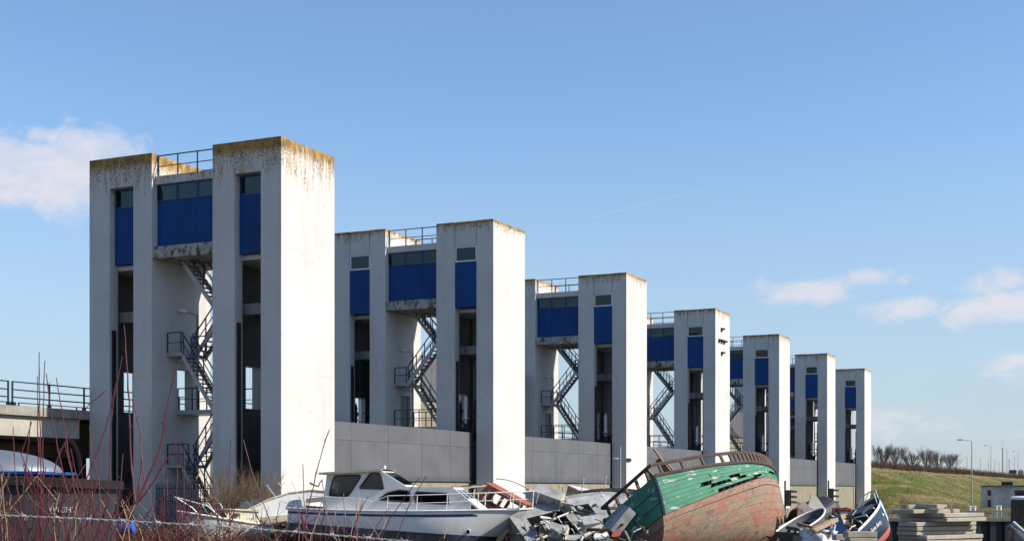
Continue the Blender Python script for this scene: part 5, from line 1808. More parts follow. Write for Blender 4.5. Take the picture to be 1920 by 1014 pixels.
# ------------------------------------------------------------------ vegetation
M['redstem'] = plain('red_dogwood_bark', (0.105, 0.013, 0.019), 0.42, 0, 0.4, 0.6)
M['tanstem'] = plain('tan_dogwood_bark', (0.34, 0.22, 0.11), 0.6, 0, 0.3, 0.4)
M['twig'] = plain('dry_twig', (0.36, 0.25, 0.15), 0.8, 0, 0.2, 0.7)
M['bramble'] = plain('dead_bramble', (0.12, 0.062, 0.037), 0.85, 0, 0.2, 0.8)
M['treebark'] = plain('bare_tree_bark', (0.17, 0.135, 0.115), 0.9, 0, 0.2, 0.5)

vr = random.Random(21)
def stem_mesh(pts, r0, r1, rnd_):
    """A dogwood stem: slightly kinked at its nodes, with swollen node rings and bud stubs."""
    m = MB()
    path, rr = [], []
    L = sum((b - a).length for a, b in zip(pts[:-1], pts[1:]))
    n = max(4, int(L / 0.045))
    seg = [0.0]
    for a, b in zip(pts[:-1], pts[1:]):
        seg.append(seg[-1] + (b - a).length)
    for i in range(n + 1):
        d = L * i / n
        k = max(j for j in range(len(seg) - 1) if seg[j] <= d + 1e-9)
        f = (d - seg[k]) / max(1e-9, seg[k + 1] - seg[k])
        p = pts[k].lerp(pts[k + 1], min(1, f))
        p = p + Vector((rnd_.uniform(-1, 1), rnd_.uniform(-1, 1), 0)) * 0.0022
        path.append(p)
        rr.append((r0 + (r1 - r0) * i / n) * (1.28 if i % 3 == 0 and 0 < i < n else 1.0))
    m.tube(path, rr, 6)
    for i in range(3, n, 3):
        if rnd_.random() < 0.55:
            sd = Vector((rnd_.choice((-1, 1)), rnd_.uniform(-0.5, 0.5), 0.9)).normalized()
            m.tube([path[i], path[i] + sd * rnd_.uniform(0.010, 0.022)], rr[i] * 0.55, 4, r1=rr[i] * 0.25)
    return m

def shrub(label, base_px, Y, stems, group='red dogwood shrubs by the fence'):
    """stems: lists of picture points from low to high; the foot is continued down to the ground."""
    bx_ = at(base_px, 1014, Y).x
    gz = ground_z(bx_, Y)
    t = thing('dogwood_shrub', label, 'shrub', (bx_, Y, gz), group=group)
    for st in stems:
        tan = st[0] == 't'
        pts_px = st[1:] if tan else st
        dy = vr.uniform(-0.25, 0.25)
        ps = [at(x, y, Y + dy + 0.03 * k) for k, (x, y) in enumerate(pts_px)]
        foot = Vector((ps[0].x * 0.75 + bx_ * 0.25, ps[0].y, gz - 0.03))
        if ps[0].z > gz + 0.05 and pts_px[0][1] > 1000:
            ps = [foot] + ps
        ps = [p - t.location for p in ps]
        w = max(0.0026, min(0.0042, 0.0024 + 0.0000070 * (1014 - pts_px[-1][1])))
        stem_mesh(ps, w, w * 0.42, vr).build('stem', M['tanstem'] if tan else M['redstem'], t)
    return t

S1 = [[(78, 1014), (76, 850), (72, 660)], [(70, 1014), (72, 840), (70, 705)], [(82, 1014), (80, 800), (84, 676)],
      [(150, 1014), (123, 910), (100, 800), (86, 700)], [(160, 1014), (140, 920), (122, 810), (106, 708)],
      [(62, 1014), (40, 960), (28, 880), (25, 800)], [(40, 1014), (45, 900), (58, 786)], [(20, 1014), (12, 950), (0, 890)],
      [(95, 1014), (90, 930), (110, 850), (140, 800), (165, 760), (199, 732)], [(100, 1014), (60, 900), (40, 850), (60, 790)],
      ['t', (0, 975), (40, 930), (75, 885), (88, 875)], [(50, 1014), (30, 960), (10, 900), (0, 870)], [(30, 1014), (55, 940), (60, 870)]]
S2 = [[(130, 1014), (135, 960), (170, 880), (199, 800), (217, 717)], [(170, 1014), (160, 940), (140, 880), (132, 840)],
      [(188, 1014), (188, 950), (185, 900), (172, 850), (168, 800)], [(180, 1014), (150, 930), (130, 870), (120, 830)],
      [(190, 1014), (205, 900), (208, 780), (230, 667)], ['t', (142, 1014), (142, 960), (145, 940)], [(120, 1014), (115, 950), (140, 900), (160, 870)],
      [(110, 1014), (120, 960), (150, 930), (200, 905)], [(160, 1014), (170, 950), (185, 890), (190, 840)]]
S3 = [['t', (228, 1014), (240, 975), (254, 945)], [(254, 945), (246, 870), (241, 740), (233, 609)], [(254, 945), (275, 900), (300, 840), (327, 692)],
      [(256, 945), (290, 900), (320, 850), (338, 813)], [(258, 935), (266, 870), (262, 800), (250, 745)], [(215, 1014), (222, 940), (232, 850)],
      [(300, 1014), (285, 950), (270, 890), (262, 830)], [(245, 1014), (262, 985), (300, 930)], [(205, 1014), (225, 960), (250, 920)]]
S4 = [[(308, 1014), (307, 900), (305, 850)], [(313, 1014), (315, 950), (314, 896)], [(330, 1014), (331, 930), (334, 835)], [(346, 1014), (345, 920), (345, 840)],
      [(325, 1014), (335, 960), (365, 900), (377, 880)], [(370, 1014), (378, 940), (388, 890)], [(430, 1014), (430, 920), (432, 824)],
      [(425, 1014), (440, 950), (455, 880)], [(520, 1014), (500, 960), (477, 900), (457, 824)], ['t', (372, 1014), (368, 970)], [(350, 1014), (342, 970), (335, 930)]]
S5 = [[(575, 1014), (572, 950), (568, 905), (567, 869)], [(566, 1014), (580, 940), (600, 860), (617, 805)], [(560, 1014), (562, 985), (560, 955), (558, 935)],
      [(572, 985), (590, 970), (603, 960)], [(583, 1014), (595, 970), (605, 930)], [(611, 1014), (613, 950), (606, 910), (603, 900)], [(582, 905), (596, 912), (604, 898)],
      [(620, 1014), (628, 970), (632, 945)], ['t', (578, 1014), (590, 985), (600, 960)], [(645, 1014), (647, 960), (645, 925)], [(660, 1014), (672, 960), (692, 930)],
      [(668, 1014), (668, 960), (670, 930)], [(690, 1014), (705, 985), (730, 950)], [(712, 1014), (735, 965), (785, 895)], [(704, 1014), (718, 990), (724, 970)],
      [(830, 1014), (838, 990), (850, 973)], [(740, 1014), (770, 940), (800, 892)], [(655, 1014), (660, 985), (668, 965)]]
shrub('red-stemmed dogwood before the dark hull with the tallest left shoots', 80, 5.6, S1)
shrub('red-stemmed dogwood before the dark hull with crossing thin twigs', 165, 5.2, S2)
shrub('red dogwood with a forked pale trunk and one very tall shoot before the tower', 240, 4.9, S3)
shrub('red dogwood with straight upright rods in front of the fence and bush', 360, 5.5, S4)
shrub('sparse red dogwood in front of the white cruiser', 640, 5.0, S5)
# many thin young rods low down between them
for k, (x0, x1, n, lo, hi) in enumerate(((0, 200, 64, 1014, 865), (200, 440, 56, 1014, 905), (440, 720, 34, 1014, 935))):
    Y = 5.3 + 0.5 * k
    bx_ = at((x0 + x1) / 2, 1014, Y).x
    t = thing('dogwood_shrub', ('low thicket of thin red rods before the dark hull', 'low thicket of thin red rods before the brambles', 'few thin red rods before the cruiser stern')[k], 'shrub', (bx_, Y, ground_z(bx_, Y)), group='red dogwood shrubs by the fence')
    for j in range(n):
        x = vr.uniform(x0, x1)
        yt = vr.uniform(hi, 1000)
        lean = vr.uniform(-45, 45)
        yy = Y + vr.uniform(-0.4, 0.8)
        a, b = at(x, 1020, yy), at(x + lean, yt, yy)
        foot = Vector((a.x - (b.x - a.x) * 0.8, yy, ground_z(a.x, yy) - 0.02))
        mid_ = a.lerp(b, 0.5) + Vector((vr.uniform(-0.015, 0.015), 0, 0))
        sm_ = stem_mesh([p - t.location for p in (foot, a, mid_, b)], 0.0032, 0.0015, vr)
        for q_ in range(vr.choice((0, 1, 1, 2))):
            s0_ = mid_.lerp(b, vr.uniform(0.0, 0.7)) - t.location
            sm_.tube([s0_, s0_ + Vector((vr.uniform(-0.07, 0.07), vr.uniform(-0.03, 0.03), vr.uniform(0.03, 0.09)))], 0.0016, 4, r1=0.0008)
        sm_.build('stem', M['tanstem'] if vr.random() < 0.16 else M['redstem'], t)

# barbed wire strand on two posts out of the picture
WY = 4.3
M['galv0'] = plain('dull_zinc_wire', (0.46, 0.46, 0.46), 0.6, 0.2, 0.3, 0.5)
def wire_z(px):
    return at(px, 965 + 0.066 * px, WY)
bw = thing('barbed_wire_fence', 'twisted galvanised barbed wire strand stretched across in front', 'fence', (0, WY, ground_z(0, WY)))
org = bw.location.copy()
for ph in (0, math.pi):
    m = MB()
    pts = []
    for i in range(900):
        px = -420 + 2000 * i / 899
        p = wire_z(px) - org
        a = i * 0.42 + ph
        sagz = 0.010 * math.sin(px / 260)
        pts.append(p + Vector((0, math.cos(a) * 0.0019, math.sin(a) * 0.0019 + sagz)))
    m.tube(pts, 0.0016, 5)
    m.build('wire', M['galv0'], bw)
for i, px in enumerate((-60, 45, 108, 166, 231, 297, 358, 421, 487, 553, 622, 690, 760, 830)):
    c = wire_z(px) - org + Vector((0, 0, 0.010 * math.sin(px / 260)))
    m = MB()
    m.tube([c + Vector((0.012 * (k / 20 - 0.5), 0.0045 * math.cos(k * 1.2), 0.0045 * math.sin(k * 1.2))) for k in range(21)], 0.0013, 5)
    for s in (-1, 1):
        d = Vector((s * 0.5 + vr.uniform(-0.3, 0.3), vr.uniform(-0.6, 0.6), s * vr.choice((-1, 1)) * 0.9)).normalized()
        m.tube([c + Vector((s * 0.005, 0, 0)), c + Vector((s * 0.005, 0, 0)) + d * 0.017], 0.0014, 5, r1=0.0004)
        m.tube([c - d * 0.002, c - d * 0.015], 0.0014, 5, r1=0.0004)
    m.build('barb', M['galv0'], bw)
for px in (-420, 1580):
    p = wire_z(px)
    g = ground_z(p.x, p.y)
    MB().lathe([(0.045, g - 0.3), (0.045, p.z + 0.05), (0.02, p.z + 0.07)], 10, Matrix.Translation((p.x - org.x, p.y - org.y + 0.05, -org.z))).build('fence_post', M['wood'], bw)

# dead brambles between the boats and the first tower
m = MB()
br_ = random.Random(9)
for k in range(9000):
    px = br_.uniform(150, 520)
    Y = br_.uniform(30, 55)
    x = (px - 960) / F * Y
    z0 = ground_z(x, Y)
    ridge = 1.05 + 0.35 * math.sin(px * 0.022 + Y * 0.3) + 0.2 * math.sin(px * 0.06)
    top = z0 + ridge * br_.uniform(0.35, 1.0) * (0.6 if Y < 38 else 1.0)
    a = br_.uniform(0, 6.28)
    ln = br_.uniform(0.25, 0.7)
    p0 = Vector((x, Y, br_.uniform(z0, top)))
    p1 = p0 + Vector((math.cos(a) * ln * 0.5, math.sin(a) * ln * 0.4, br_.uniform(0.0, 0.3)))
    p2 = p1 + Vector((math.cos(a) * ln * 0.5, math.sin(a) * ln * 0.4, br_.uniform(-0.25, 0.1)))
    if p1.z > top + 0.15:
        continue
    m.tube([p0, p1, p2], 0.010, 3, r1=0.005, cap=False)
o = m.build('brambles', M['bramble'], norm=False)
stuff(o)
tag(o, 'mass of dead brown brambles in front of the first tower', 'brambles')
# leafy litter inside them
m = MB()
for k in range(3500):
    px = br_.uniform(150, 520)
    Y = br_.uniform(30, 55)
    x = (px - 960) / F * Y
    z0 = ground_z(x, Y)
    ridge = (1.0 + 0.35 * math.sin(px * 0.022 + Y * 0.3)) * (0.6 if Y < 38 else 1.0)
    c = Vector((x, Y, z0 + br_.uniform(0, ridge)))
    u_ = Vector((br_.uniform(-1, 1), br_.uniform(-1, 1), br_.uniform(-1, 1))).normalized() * br_.uniform(0.03, 0.07)
    v_ = u_.orthogonal().normalized() * br_.uniform(0.015, 0.03)
    m.add([c - u_, c + v_, c + u_, c - v_], [(0, 1, 2, 3)])
o = m.build('dead_leaves', plain('dead_leaves', (0.15, 0.075, 0.04), 0.85, 0, 0.2, 0.6), norm=False)
stuff(o)
tag(o, 'withered brown leaves hanging in the dead brambles', 'leaves')

def grow(m, p, d, L, r, depth, rg, spread, up, n=4):
    q = p + d * L * 0.5 + Vector((rg.uniform(-1, 1), rg.uniform(-1, 1), 0)) * L * 0.05
    e = p + d * L
    m.tube([p, q, e], [r, r * 0.85, r * 0.68], n if depth > 1 else 3, cap=False)
    if depth == 0:
        return
    k = rg.choice((2, 3, 3))
    for i in range(k):
        nd = (d + Vector((rg.uniform(-1, 1), rg.uniform(-1, 1), rg.uniform(-0.3, 0.6))) * spread + Vector((0, 0, up))).normalized()
        s = p.lerp(e, rg.uniform(0.55, 1.0)) if i else e
        grow(m, s, nd, L * rg.uniform(0.6, 0.86), r * 0.62, depth - 1, rg, spread, up, n)

# bare bush before the first tower
rg = random.Random(4)
bp = at(440, 985, 55.0)
bush = thing('bare_bush', 'bare tan twiggy bush in front of the first tower', 'bush', (bp.x, bp.y, 0.0))
for k in range(60):
    m = MB()
    d = Vector((rg.uniform(-0.75, 0.75), rg.uniform(-0.4, 0.4), 1)).normalized()
    grow(m, Vector((rg.uniform(-0.55, 0.55), rg.uniform(-0.4, 0.4), -0.05)), d, rg.uniform(0.75, 1.2), 0.020, 4, rg, 0.36, 0.16, 3)
    m.build('branch', M['twig'], bush, norm=False)

# bare trees on the embankment
labels = ['bare tree on the embankment nearest to the last tower', 'bare round-crowned tree second along the embankment', 'bare tree third along the embankment, after a small gap',
          'wide bare tree fourth along the embankment', 'bare tree fifth along the embankment, twin stemmed', 'bare bushy tree last along the embankment, beside the lamp posts']
for k, (px, h) in enumerate(((1652, 4.2), (1679, 4.9), (1709, 4.0), (1736, 5.0), (1757, 4.5), (1781, 5.2))):
    u_ = 160 + 14.0 * k
    # find the point of the crest line seen in that picture column
    for it in range(400):
        w_ = uv(150 + it * 0.5, 7.0)
        if 960 + F * w_.x / w_.y >= px:
            break
    gz = ground_z(w_.x, w_.y)
    t = thing('bare_tree', labels[k], 'tree', (w_.x, w_.y, gz - 0.05), group='bare trees on the embankment')
    rg = random.Random(40 + k)
    trunk = MB()
    trunk.tube([Vector((0, 0, 0)), Vector((0.05, 0, h * 0.13)), Vector((0.02, 0.03, h * 0.26))], [0.16, 0.13, 0.11], 6)
    trunk.build('trunk', M['treebark'], t)
    cr_ = MB()
    for j in range(30):
        zz = h * rg.uniform(0.03, 0.42)
        d = Vector((rg.uniform(-0.9, 0.9), rg.uniform(-0.8, 0.8), rg.uniform(0.6, 1.1))).normalized()
        grow(cr_, Vector((0.02, 0.02, zz)), d, (h - zz) * rg.uniform(0.28, 0.36), 0.040, 5 if j < 8 else 4, rg, 0.46, 0.26, 3)
    cr_.tube([Vector((0.02, 0.03, h * 0.25)), Vector((0.1, 0.0, h * 0.5)), Vector((0.0, 0.1, h * 0.8))], [0.10, 0.07, 0.03], 5)
    cr_.build('crown', M['treebark'], t, norm=False)

# scrubby hedge along the crest
m = MB()
hr_ = random.Random(14)
for k in range(12000):
    u_ = hr_.uniform(139, 430)
    v_ = 5.0 + hr_.uniform(-0.8, 1.2)
    p = uv(u_, v_)
    z0 = ground_z(p.x, p.y)
    hh = hr_.uniform(0.7, 1.7) * (0.75 + 0.3 * math.sin(u_ * 0.5) + 0.2 * math.sin(u_ * 1.3))
    a = Vector((p.x, p.y, z0 - 0.05))
    m.tube([a, a + Vector((hr_.uniform(-0.3, 0.3), hr_.uniform(-0.3, 0.3), hh * 0.6)), a + Vector((hr_.uniform(-0.6, 0.6), hr_.uniform(-0.6, 0.6), hh))], 0.025, 3, r1=0.012, cap=False)
o = m.build('scrub', plain('russet_scrub', (0.135, 0.085, 0.06), 0.9, 0, 0.2, 0.6), norm=False)
stuff(o)
tag(o, 'low russet scrub along the crest of the embankment', 'scrub')
# grass tufts over the slope
m = MB()
for k in range(6000):
    u_ = 137 + 170 * hr_.random() ** 1.4
    v_ = hr_.uniform(-20, 5.0)
    p = uv(u_, v_)
    z0 = ground_z(p.x, p.y)
    if z0 < -1:
        continue
    a = hr_.uniform(0, 6.28)
    s = hr_.uniform(0.05, 0.16)
    side = Vector((math.cos(a), math.sin(a), 0)) * s * 0.5
    tip = Vector((hr_.uniform(-0.1, 0.1), hr_.uniform(-0.1, 0.1), s * hr_.uniform(0.7, 1.3)))
    b = Vector((p.x, p.y, z0 - 0.02))
    m.add([b - side, b + side, b + side * 0.3 + tip, b - side * 0.4 + tip * 0.9], [(0, 1, 2, 3)], 0 if hr_.random() < 0.55 else 1)
o = m.build('grass', [plain('grass_tuft', (0.19, 0.20, 0.07), 0.9, 0, 0.2, 0.5), plain('straw_tuft', (0.36, 0.28, 0.15), 0.9, 0, 0.2, 0.4)], norm=False)
stuff(o)
tag(o, 'rough winter grass covering the embankment slope', 'grass')

# ------------------------------------------------------------------ palisade fence at the first tower
M['fencegreen'] = plain('grey_green_fence', (0.06, 0.085, 0.095), 0.5)
pf = thing('palisade_fence', 'grey-green spiked palisade fence closing the openings of the first tower', 'fence', CORN[0], (0, 0, ROT))
for (va, vb) in ((3.85, 7.22), (8.45, 9.8), (1.15, 2.5), (11.15, 14.0)):
    for zz in (0.75, 1.75, 2.35):
        MB().bar((0.30, va, zz), (0.30, vb, zz), 0.04, 0.05).build('fence_rail', M['fencegreen'], pf)
    k = int((vb - va) / 0.13)
    proto = None
    for i in range(k + 1):
        vv = va + (vb - va) * i / k
        if proto is None:
            mm = MB()
            mm.box(-0.012, 0.012, -0.018, 0.018, 0.0, 2.5)
            mm.add([(-0.012, -0.018, 2.5), (0.012, -0.018, 2.5), (0.012, 0.018, 2.5), (-0.012, 0.018, 2.5), (0.0, 0.0, 2.65)], [(0, 1, 4), (1, 2, 4), (2, 3, 4), (3, 0, 4)])
            proto = o = mm.build('pale', M['fencegreen'], pf)
        else:
            o = proto.copy()
            COL.objects.link(o)
            o.parent = pf
        o.location = (0.265, vv, 0.0)

# ------------------------------------------------------------------ masts and signals on the waterside
M['galv'] = plain('galvanised_pole', (0.36, 0.37, 0.38), 0.45, 0.4)
def mast(px, ytop, Y, label, cam_=True):
    p = at(px, 917, Y)
    zt = at(px, ytop, Y).z
    t = thing('mast', label, 'mast', (p.x, p.y, -2.4))
    MB().lathe([(0.085, 0), (0.085, 2.6), (0.06, 2.65), (0.05, zt + 2.4)], 10).build('pole', M['galv'], t)
    if cam_:
        zc = at(px, 862, Y).z + 2.4
        MB().bar((0, 0, zc - 0.15), (0.62, 0, zc - 0.15), 0.05).build('bracket', M['galv'], t)
        MB().box(0.40, 0.72, -0.1, 0.1, zc - 0.11, zc + 0.12).build('camera_housing', M['tread'], t)
        MB().lathe([(0.05, 0), (0.20, 0.05), (0.22, 0.11), (0.02, 0.13)], 12, Matrix.Translation((-0.32, 0, zc + 0.02))).build('dish_lamp', M['white_paint'], t)
        MB().bar((-0.32, 0, zc + 0.07), (0, 0, zc + 0.0), 0.03).build('bracket', M['galv'], t)
    return t
mast(1163, 836, 92, 'slim grey mast with camera and lamp before the third tower')
mast(1601, 868, 150, 'slim two-tone pole between the last two towers', False)

def signal(px, y0, y1, Y, label):
    p = at(px, y1, Y)
    t = thing('traffic_signal', label, 'signal', (p.x, p.y, -2.4), group='shipping signals on the piers')
    zt, zb = at(px, y0, Y).z + 2.4, p.z + 2.4
    h = zt - zb
    MB().lathe([(0.09, 0), (0.09, zt + 0.9)], 8, Matrix.Translation((-0.52, 0, 0))).build('pole', M['tread'], t)
    MB().box(-0.38, 0.0, -0.35, 0.35, zb, zt).build('backboard', M['black'], t)
    MB().bar((-0.52, 0, zb + 0.25), (-0.38, 0, zb + 0.25), 0.07).build('bracket', M['tread'], t)
    MB().bar((-0.52, 0, zt - 0.25), (-0.38, 0, zt - 0.25), 0.07).build('bracket', M['tread'], t)
    for k in range(3):
        zc = zb + h * (k + 0.5) / 3
        pr = [(0.26 * math.cos(math.pi * j / 8), 0.26 * math.sin(math.pi * j / 8)) for j in range(9)]
        hd_ = MB().grid([[(0.0, x, zc + z) for x, z in pr], [(0.62, x * 0.9, zc + z * 0.8) for x, z in pr]]).build('hood', M['black'], t)
        MB().lathe([(0.2, 0), (0.19, 0.03)], 12, Matrix.Translation((0.0, 0, zc)) @ Matrix.Rotation(rad(90), 4, 'Y')).build('lens', M['glass_dark'], hd_)
signal(1482, 918, 948, 136, 'black three-hood shipping signal beside the fifth tower')
signal(1562, 915, 948, 157, 'black three-hood shipping signal beside the next to last tower')

# ------------------------------------------------------------------ lock and bank on the right
M['pile'] = worn('dark_sheet_pile', (0.028, 0.030, 0.032), (0.012, 0.012, 0.012), 0.6, 0.6, 0.6, streak=True)
def sheet_pile(name, x0, x1, y, ztop, label, face=-1):
    prof = []
    x = x0
    k = 0
    while x < x1:
        prof += [(x, 0), (x + 0.45, 0), (x + 0.6, 0.35 * face), (x + 1.05, 0.35 * face)]
        x += 1.2
    t = thing(name, label, 'wall', (0, y, 0))
    m = MB()
    m.grid([[(px, dy, z) for px, dy in prof] for z in (-4.6, ztop - 0.25)])
    m.build('sheet_piling', M['pile'], t)
    MB().box(x0, prof[-1][0] + 0.3, -0.45, 0.5, ztop - 0.248, ztop + 0.04).build('capping_beam', M['pier'], t)
    return t
sheet_pile('quay_wall', 20, 120, 112.3, -0.02, 'dark sheet-pile wall on the near side of the lock')
sheet_pile('quay_wall', 33.5, 150, 147.4, 0.0, 'dark sheet-pile wall on the far side of the lock, with white bollards')
for k, (px, y, Y) in enumerate(((1818, 960, 148.6), (1827, 960, 148.6), (1868, 956, 152), (1875, 956, 152))):
    p = at(px, 960, Y)
    b = thing('bollard', ('white bollard pair on the far lock wall, the one by the slabs', 'white bollard pair on the far lock wall, the inner one', 'white bollard above the ladder, left of its pair', 'white bollard above the ladder, right of its pair')[k], 'bollard', (p.x, p.y, 0.04), group='white bollards on the lock')
    MB().lathe([(0.17, 0), (0.17, 0.36), (0.21, 0.40), (0.21, 0.48), (0.14, 0.5)], 14).build('post', M['white_paint'], b)
    MB().lathe([(0.26, -0.06), (0.26, 0.0)], 14).build('base_plate', M['tread'], b)
p = at(1872, 966, 146.8)
ld = thing('lock_ladder', 'pale ladder and fender frame on the far lock wall', 'ladder', (p.x, 146.5, -2.2))
for k in range(7):
    MB().bar((-0.75 + 0.25 * k, 0, 0), (-0.75 + 0.25 * k, 0, 2.15), 0.07).build('upright', M['white_paint'] if k in (2, 4) else M['galv'], ld)
for k in range(6):
    MB().bar((-0.78, 0, 0.2 + 0.36 * k), (0.78, 0, 0.2 + 0.36 * k), 0.05).build('rung', M['galv'], ld)
# control building
bY = 172.0
p = at(1842, 950, bY)
cb_ = thing('lock_building', 'low grey concrete lock building with dark red panels and blue doors', 'building', (p.x, bY, ground_z(p.x, bY)), (0, 0, rad(-17)))
M['bwall'] = worn('streaked_render', (0.50, 0.505, 0.51), (0.17, 0.17, 0.168), 0.6, 0.9, 0.9)
M['maroon'] = plain('maroon_panel', (0.075, 0.012, 0.018), 0.5)
MB().plate([(0, -0.4), (9, -0.4), (9, 2.62), (0, 2.62)], [[(0.60, 0.1), (1.02, 0.1), (1.02, 1.0), (0.60, 1.0)], [(0.60, 1.5), (1.02, 1.5), (1.02, 2.2), (0.60, 2.2)], [(3.75, 0.05), (6.4, 0.05), (6.4, 2.2), (3.75, 2.2)]], (0, 0, 0), (1, 0, 0), (0, 0, 1), -0.25).build('front_wall', M['bwall'], cb_)
MB().box(0.0, 0.25, 0.252, 4.5, -0.4, 2.62).build('side_wall', M['bwall'], cb_)
MB().box(8.75, 9.0, 0.252, 4.5, -0.4, 2.62).build('side_wall', M['bwall'], cb_)
MB().box(0.252, 8.748, 4.25, 4.5, -0.4, 2.62).build('rear_wall', M['bwall'], cb_)
MB().box(-0.12, 9.12, -0.12, 4.62, 2.625, 2.80).build('roof_slab', M['pier'], cb_)
for z0, z1 in ((0.1, 1.0), (1.5, 2.2)):
    MB().box(0.602, 1.018, 0.10, 0.14, z0 + 0.002, z1 - 0.002).build('maroon_panel', M['maroon'], cb_)
for k in range(2):
    x0 = 3.77 + k * 1.32
    dd = MB().plate([(x0, 0.06), (x0 + 1.29, 0.06), (x0 + 1.29, 2.18), (x0, 2.18)], [[(x0 + 0.15, 1.15), (x0 + 1.14, 1.15), (x0 + 1.14, 2.05), (x0 + 0.15, 2.05)]], (0, 0.14, 0), (1, 0, 0), (0, 0, 1), -0.05).build('blue_door', plain('door_blue', (0.015, 0.11, 0.20), 0.4), cb_)
    MB().box(x0 + 0.14, x0 + 1.15, 0.165, 0.172, 1.14, 2.06).build('pane', M['glass_dark'], dd)
MB().box(3.95, 4.2, 0.065, 0.085, 0.95, 1.15).build('door_sign', plain('pink_sign', (0.5, 0.08, 0.14), 0.5), cb_)
MB().box(2.3, 3.6, 1.2, 2.0, 2.81, 3.25).build('roof_unit', M['black'], cb_)
MB().box(3.62, 3.78, 1.25, 1.95, 2.83, 3.22).build('roof_unit_end', M['white_paint'], cb_)
MB().tube([(4.9, 1.5, 2.8), (4.9, 1.5, 3.5), (5.0, 1.5, 3.62), (5.2, 1.5, 3.58)], 0.06, 8).build('vent_pipe', M['galv'], cb_)

def crest_Y(px, v=8.0):
    k = (px - 960) / F
    return (v - EV.dot(Vector((-O.x, -O.y, 0)))) / (EV.x * k + EV.y)

# street lamps
def lamp(px, ybase, ytop, Y, label, arm=-1.0, two=False):
    p = at(px, ybase, Y)
    zb = min(p.z, ground_z(p.x, Y) - 0.03) if True else p.z
    zt = at(px, ytop, Y).z
    t = thing('street_lamp', label, 'lamp', (p.x, Y, zb), group='street lamps along the road')
    h = zt - zb
    MB().tube([(0, 0, 0), (0, 0, h * 0.5), (0, 0, h - 0.25)] + [(arm * 0.3 * (1 - math.cos(a)) , 0, h - 0.25 + 0.25 * math.sin(a)) for a in (0.5, 1.0, 1.57)], [0.11, 0.08, 0.06, 0.055, 0.05, 0.05], 8).build('pole', M['galv'], t)
    MB().bar((arm * 0.3, 0, h), (arm * 1.35, 0, h + 0.05), 0.07, 0.06).build('arm', M['galv'], t)
    MB().box(min(arm * 1.3, arm * 1.95), max(arm * 1.3, arm * 1.95), -0.14, 0.14, h - 0.0, h + 0.14).build('lantern', M['tread'], t)
    return t
lamp(1822, 948, 825, 190, 'tall street lamp standing on the grass in front of the slope')
lamp(1858, 890, 835, crest_Y(1858, 9), 'street lamp on the crest beside the striped booms', -1.0)
lamp(1888, 890, 841, crest_Y(1888, 9), 'street lamp on the crest beside the tall thin mast', -1.0)
lamp(1909, 894, 846, crest_Y(1909, 9), 'street lamp on the crest near the round road sign', -1.0)
lamp(1935, 900, 870, crest_Y(1935, 9), 'distant street lamp at the far road, arm only', -1.0)
MY = crest_Y(1880, 10)
p = at(1880, 890, MY)
tm_ = thing('radio_mast', 'tall thin dark mast on the embankment crest', 'mast', (p.x, MY, ground_z(p.x, MY) - 0.02))
zt = at(1880, 817, MY).z - tm_.location.z
MB().lathe([(0.16, 0), (0.12, zt * 0.7), (0.03, zt * 0.72), (0.02, zt)], 8).build('pole', M['tread'], tm_)
MY = crest_Y(1793, 8)
p = at(1793, 886, MY)
sp_ = thing('short_lamp', 'short grey lamp with round head at the end of the trees', 'lamp', (p.x, MY, ground_z(p.x, MY)))
zt = at(1793, 853, MY).z - sp_.location.z
MB().lathe([(0.08, 0), (0.06, zt)], 8).build('pole', M['galv'], sp_)
MB().lathe([(0.05, zt), (0.22, zt + 0.08), (0.22, zt + 0.2), (0.05, zt + 0.32)], 10).build('globe', M['white_paint'], sp_)
MY = crest_Y(1892, 8)
p = at(1892, 890, MY)
ws2 = thing('post_lamp', 'dark post with flat top lamp on the crest', 'lamp', (p.x, MY, ground_z(p.x, MY)))
zt = at(1892, 862, MY).z - ws2.location.z
MB().lathe([(0.08, 0), (0.07, zt)], 8).build('pole', M['tread'], ws2)
MB().box(-0.45, 0.15, -0.15, 0.15, zt, zt + 0.12).build('lantern', M['tread'], ws2)
# raised striped barrier booms
M['boom_red'] = plain('boom_red', (0.50, 0.03, 0.035), 0.5)
for k, (px, yt, Y) in enumerate(((1813, 855, 8), (1838, 859, 8), (1853, 862, 8), (1865, 860, 7), (1873, 865, 10), (1902, 853, 7))):
    Y = crest_Y(px, Y)
    p = at(px, 888, Y)
    g = ground_z(p.x, Y)
    t = thing('barrier_boom', ('red and white raised barrier boom next to the trees', 'red and white raised boom left of a lamp post', 'thin red and white raised boom beside a lamp post', 'thicker red and white raised boom beyond the lamp post', 'small distant red and white raised boom before the mast', 'tall red and white raised boom near the round sign')[k], 'barrier', (p.x, Y, g), group='raised barrier booms at the bridge')
    h = at(px, yt, Y).z - g
    MB().box(-0.2, 0.2, -0.2, 0.2, -0.05, 1.0).build('drive_cabinet', M['steel_grey'], t)
    n = 9
    for j in range(n):
        a, b = 1.0 + (h - 1.0) * j / n, 1.0 + (h - 1.0) * (j + 1) / n
        MB().bar((0.003 * j, 0, a), (0.003 * (j + 1), 0, b), 0.13 - 0.004 * j, 0.09).build('stripe', M['boom_red'] if j % 2 else M['white_paint'], t)
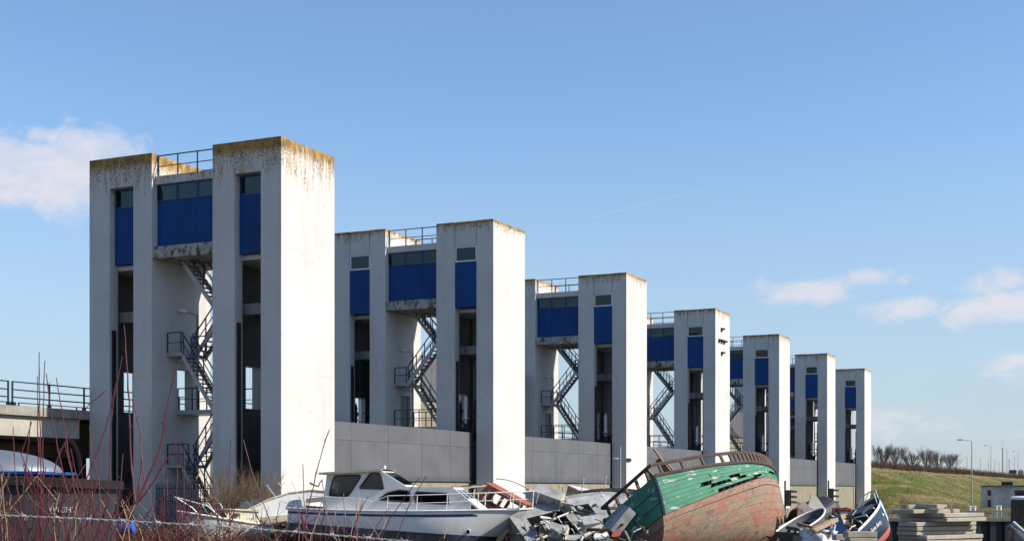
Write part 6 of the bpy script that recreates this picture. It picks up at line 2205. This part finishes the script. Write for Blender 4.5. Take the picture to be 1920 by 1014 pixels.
# road signs
MY = crest_Y(1899, 6.5)
p = at(1899, 886, MY)
sg = thing('direction_sign', 'dark rectangular road sign seen from behind on the crest', 'sign', (p.x, MY, ground_z(p.x, MY)))
zc = at(1899, 884, MY).z - sg.location.z
MB().plate(rrect(-1.2, 1.2, zc - 0.6, zc + 0.6, 0.4), [], (0, 0, 0), (1, 0, 0), (0, 0, 1), 0.06).build('board', M['black'], sg)
for x in (-0.4, 0.4):
    MB().bar((x, 0.06, 0), (x, 0.06, zc), 0.08).build('post', M['galv'], sg)
MY = crest_Y(1914, 6)
p = at(1914, 890, MY)
sg = thing('round_sign', 'round road sign with dark ring on the crest', 'sign', (p.x, MY, ground_z(p.x, MY)))
zc = at(1914, 885.5, MY).z - sg.location.z
R90 = Matrix.Translation((0, 0, zc)) @ Matrix.Rotation(rad(90), 4, 'X')
MB().lathe([(0.95, 0), (0.95, 0.04)], 20, R90).build('disc', plain('sign_dark', (0.05, 0.05, 0.07), 0.5), sg)
MB().lathe([(0.70, 0.042), (0.70, 0.05)], 20, R90).build('inner_ring', plain('sign_grey', (0.30, 0.30, 0.33), 0.5), sg)
MB().lathe([(0.40, 0.052), (0.40, 0.06)], 16, R90).build('centre', plain('sign_centre', (0.09, 0.07, 0.10), 0.5), sg)
MB().bar((0, 0.03, 0), (0, 0.03, zc - 0.3), 0.08).build('post', M['galv'], sg)
# vehicles on the crest road, mostly hidden by the scrub
def car(px, Y, mat, label):
    p = at(px, 888, Y)
    t = thing('car', label, 'car', (p.x, Y, ground_z(p.x, Y) + 0.02), (0, 0, ROT + rad(90) - rad(90)))
    MB().plate(rpoly([(-2.1, 0.3), (2.1, 0.3), (2.1, 0.85), (1.2, 0.95), (-1.9, 0.95), (-2.1, 0.8)], 0.1), [], (0, 0.85, 0), (1, 0, 0), (0, 0, 1), 1.7).build('body', mat, t)
    MB().plate(rpoly([(-1.6, 0.951), (1.0, 0.951), (0.35, 1.45), (-1.2, 1.45)], 0.12), [], (0, 0.72, 0), (1, 0, 0), (0, 0, 1), 1.44).build('cabin', M['rubber'], t)
    for x in (-1.3, 1.3):
        for sd in (-1, 1):
            MB().lathe([(0.32, -0.1), (0.32, 0.1)], 14, Matrix.Translation((x, sd * 0.78, 0.32)) @ Matrix.Rotation(rad(90), 4, 'X')).build('wheel', M['rubber'], t)
car(1805, crest_Y(1805, 9), M['rubber'], 'black car on the crest road, roof showing over the scrub')
car(1822, crest_Y(1822, 9), M['white_paint'], 'white car on the crest road behind the tall lamp')
# lorry parked on the bridge at the left
lp = uv(-14, RV0 + 5.0, zd - 0.12)
lr = thing('lorry', 'white lorry trailer with orange stripe on the road bridge at the left', 'lorry', lp, (0, 0, ROT))
MB().box(-7, 0, -1.2, 1.2, 0.55, 1.05).build('trailer_body', M['white_paint'], lr)
MB().box(-4.5, -3.0, -1.212, -1.203, 0.85, 1.0).build('stripe', plain('orange_stripe', (0.7, 0.3, 0.02), 0.5), lr)
for x in (-6.2, -5.2, -1.2):
    for sd in (-1, 1):
        MB().lathe([(0.42, -0.14), (0.42, 0.14)], 16, Matrix.Translation((x, sd * 1.0, 0.42)) @ Matrix.Rotation(rad(90), 4, 'X')).build('wheel', M['rubber'], lr)
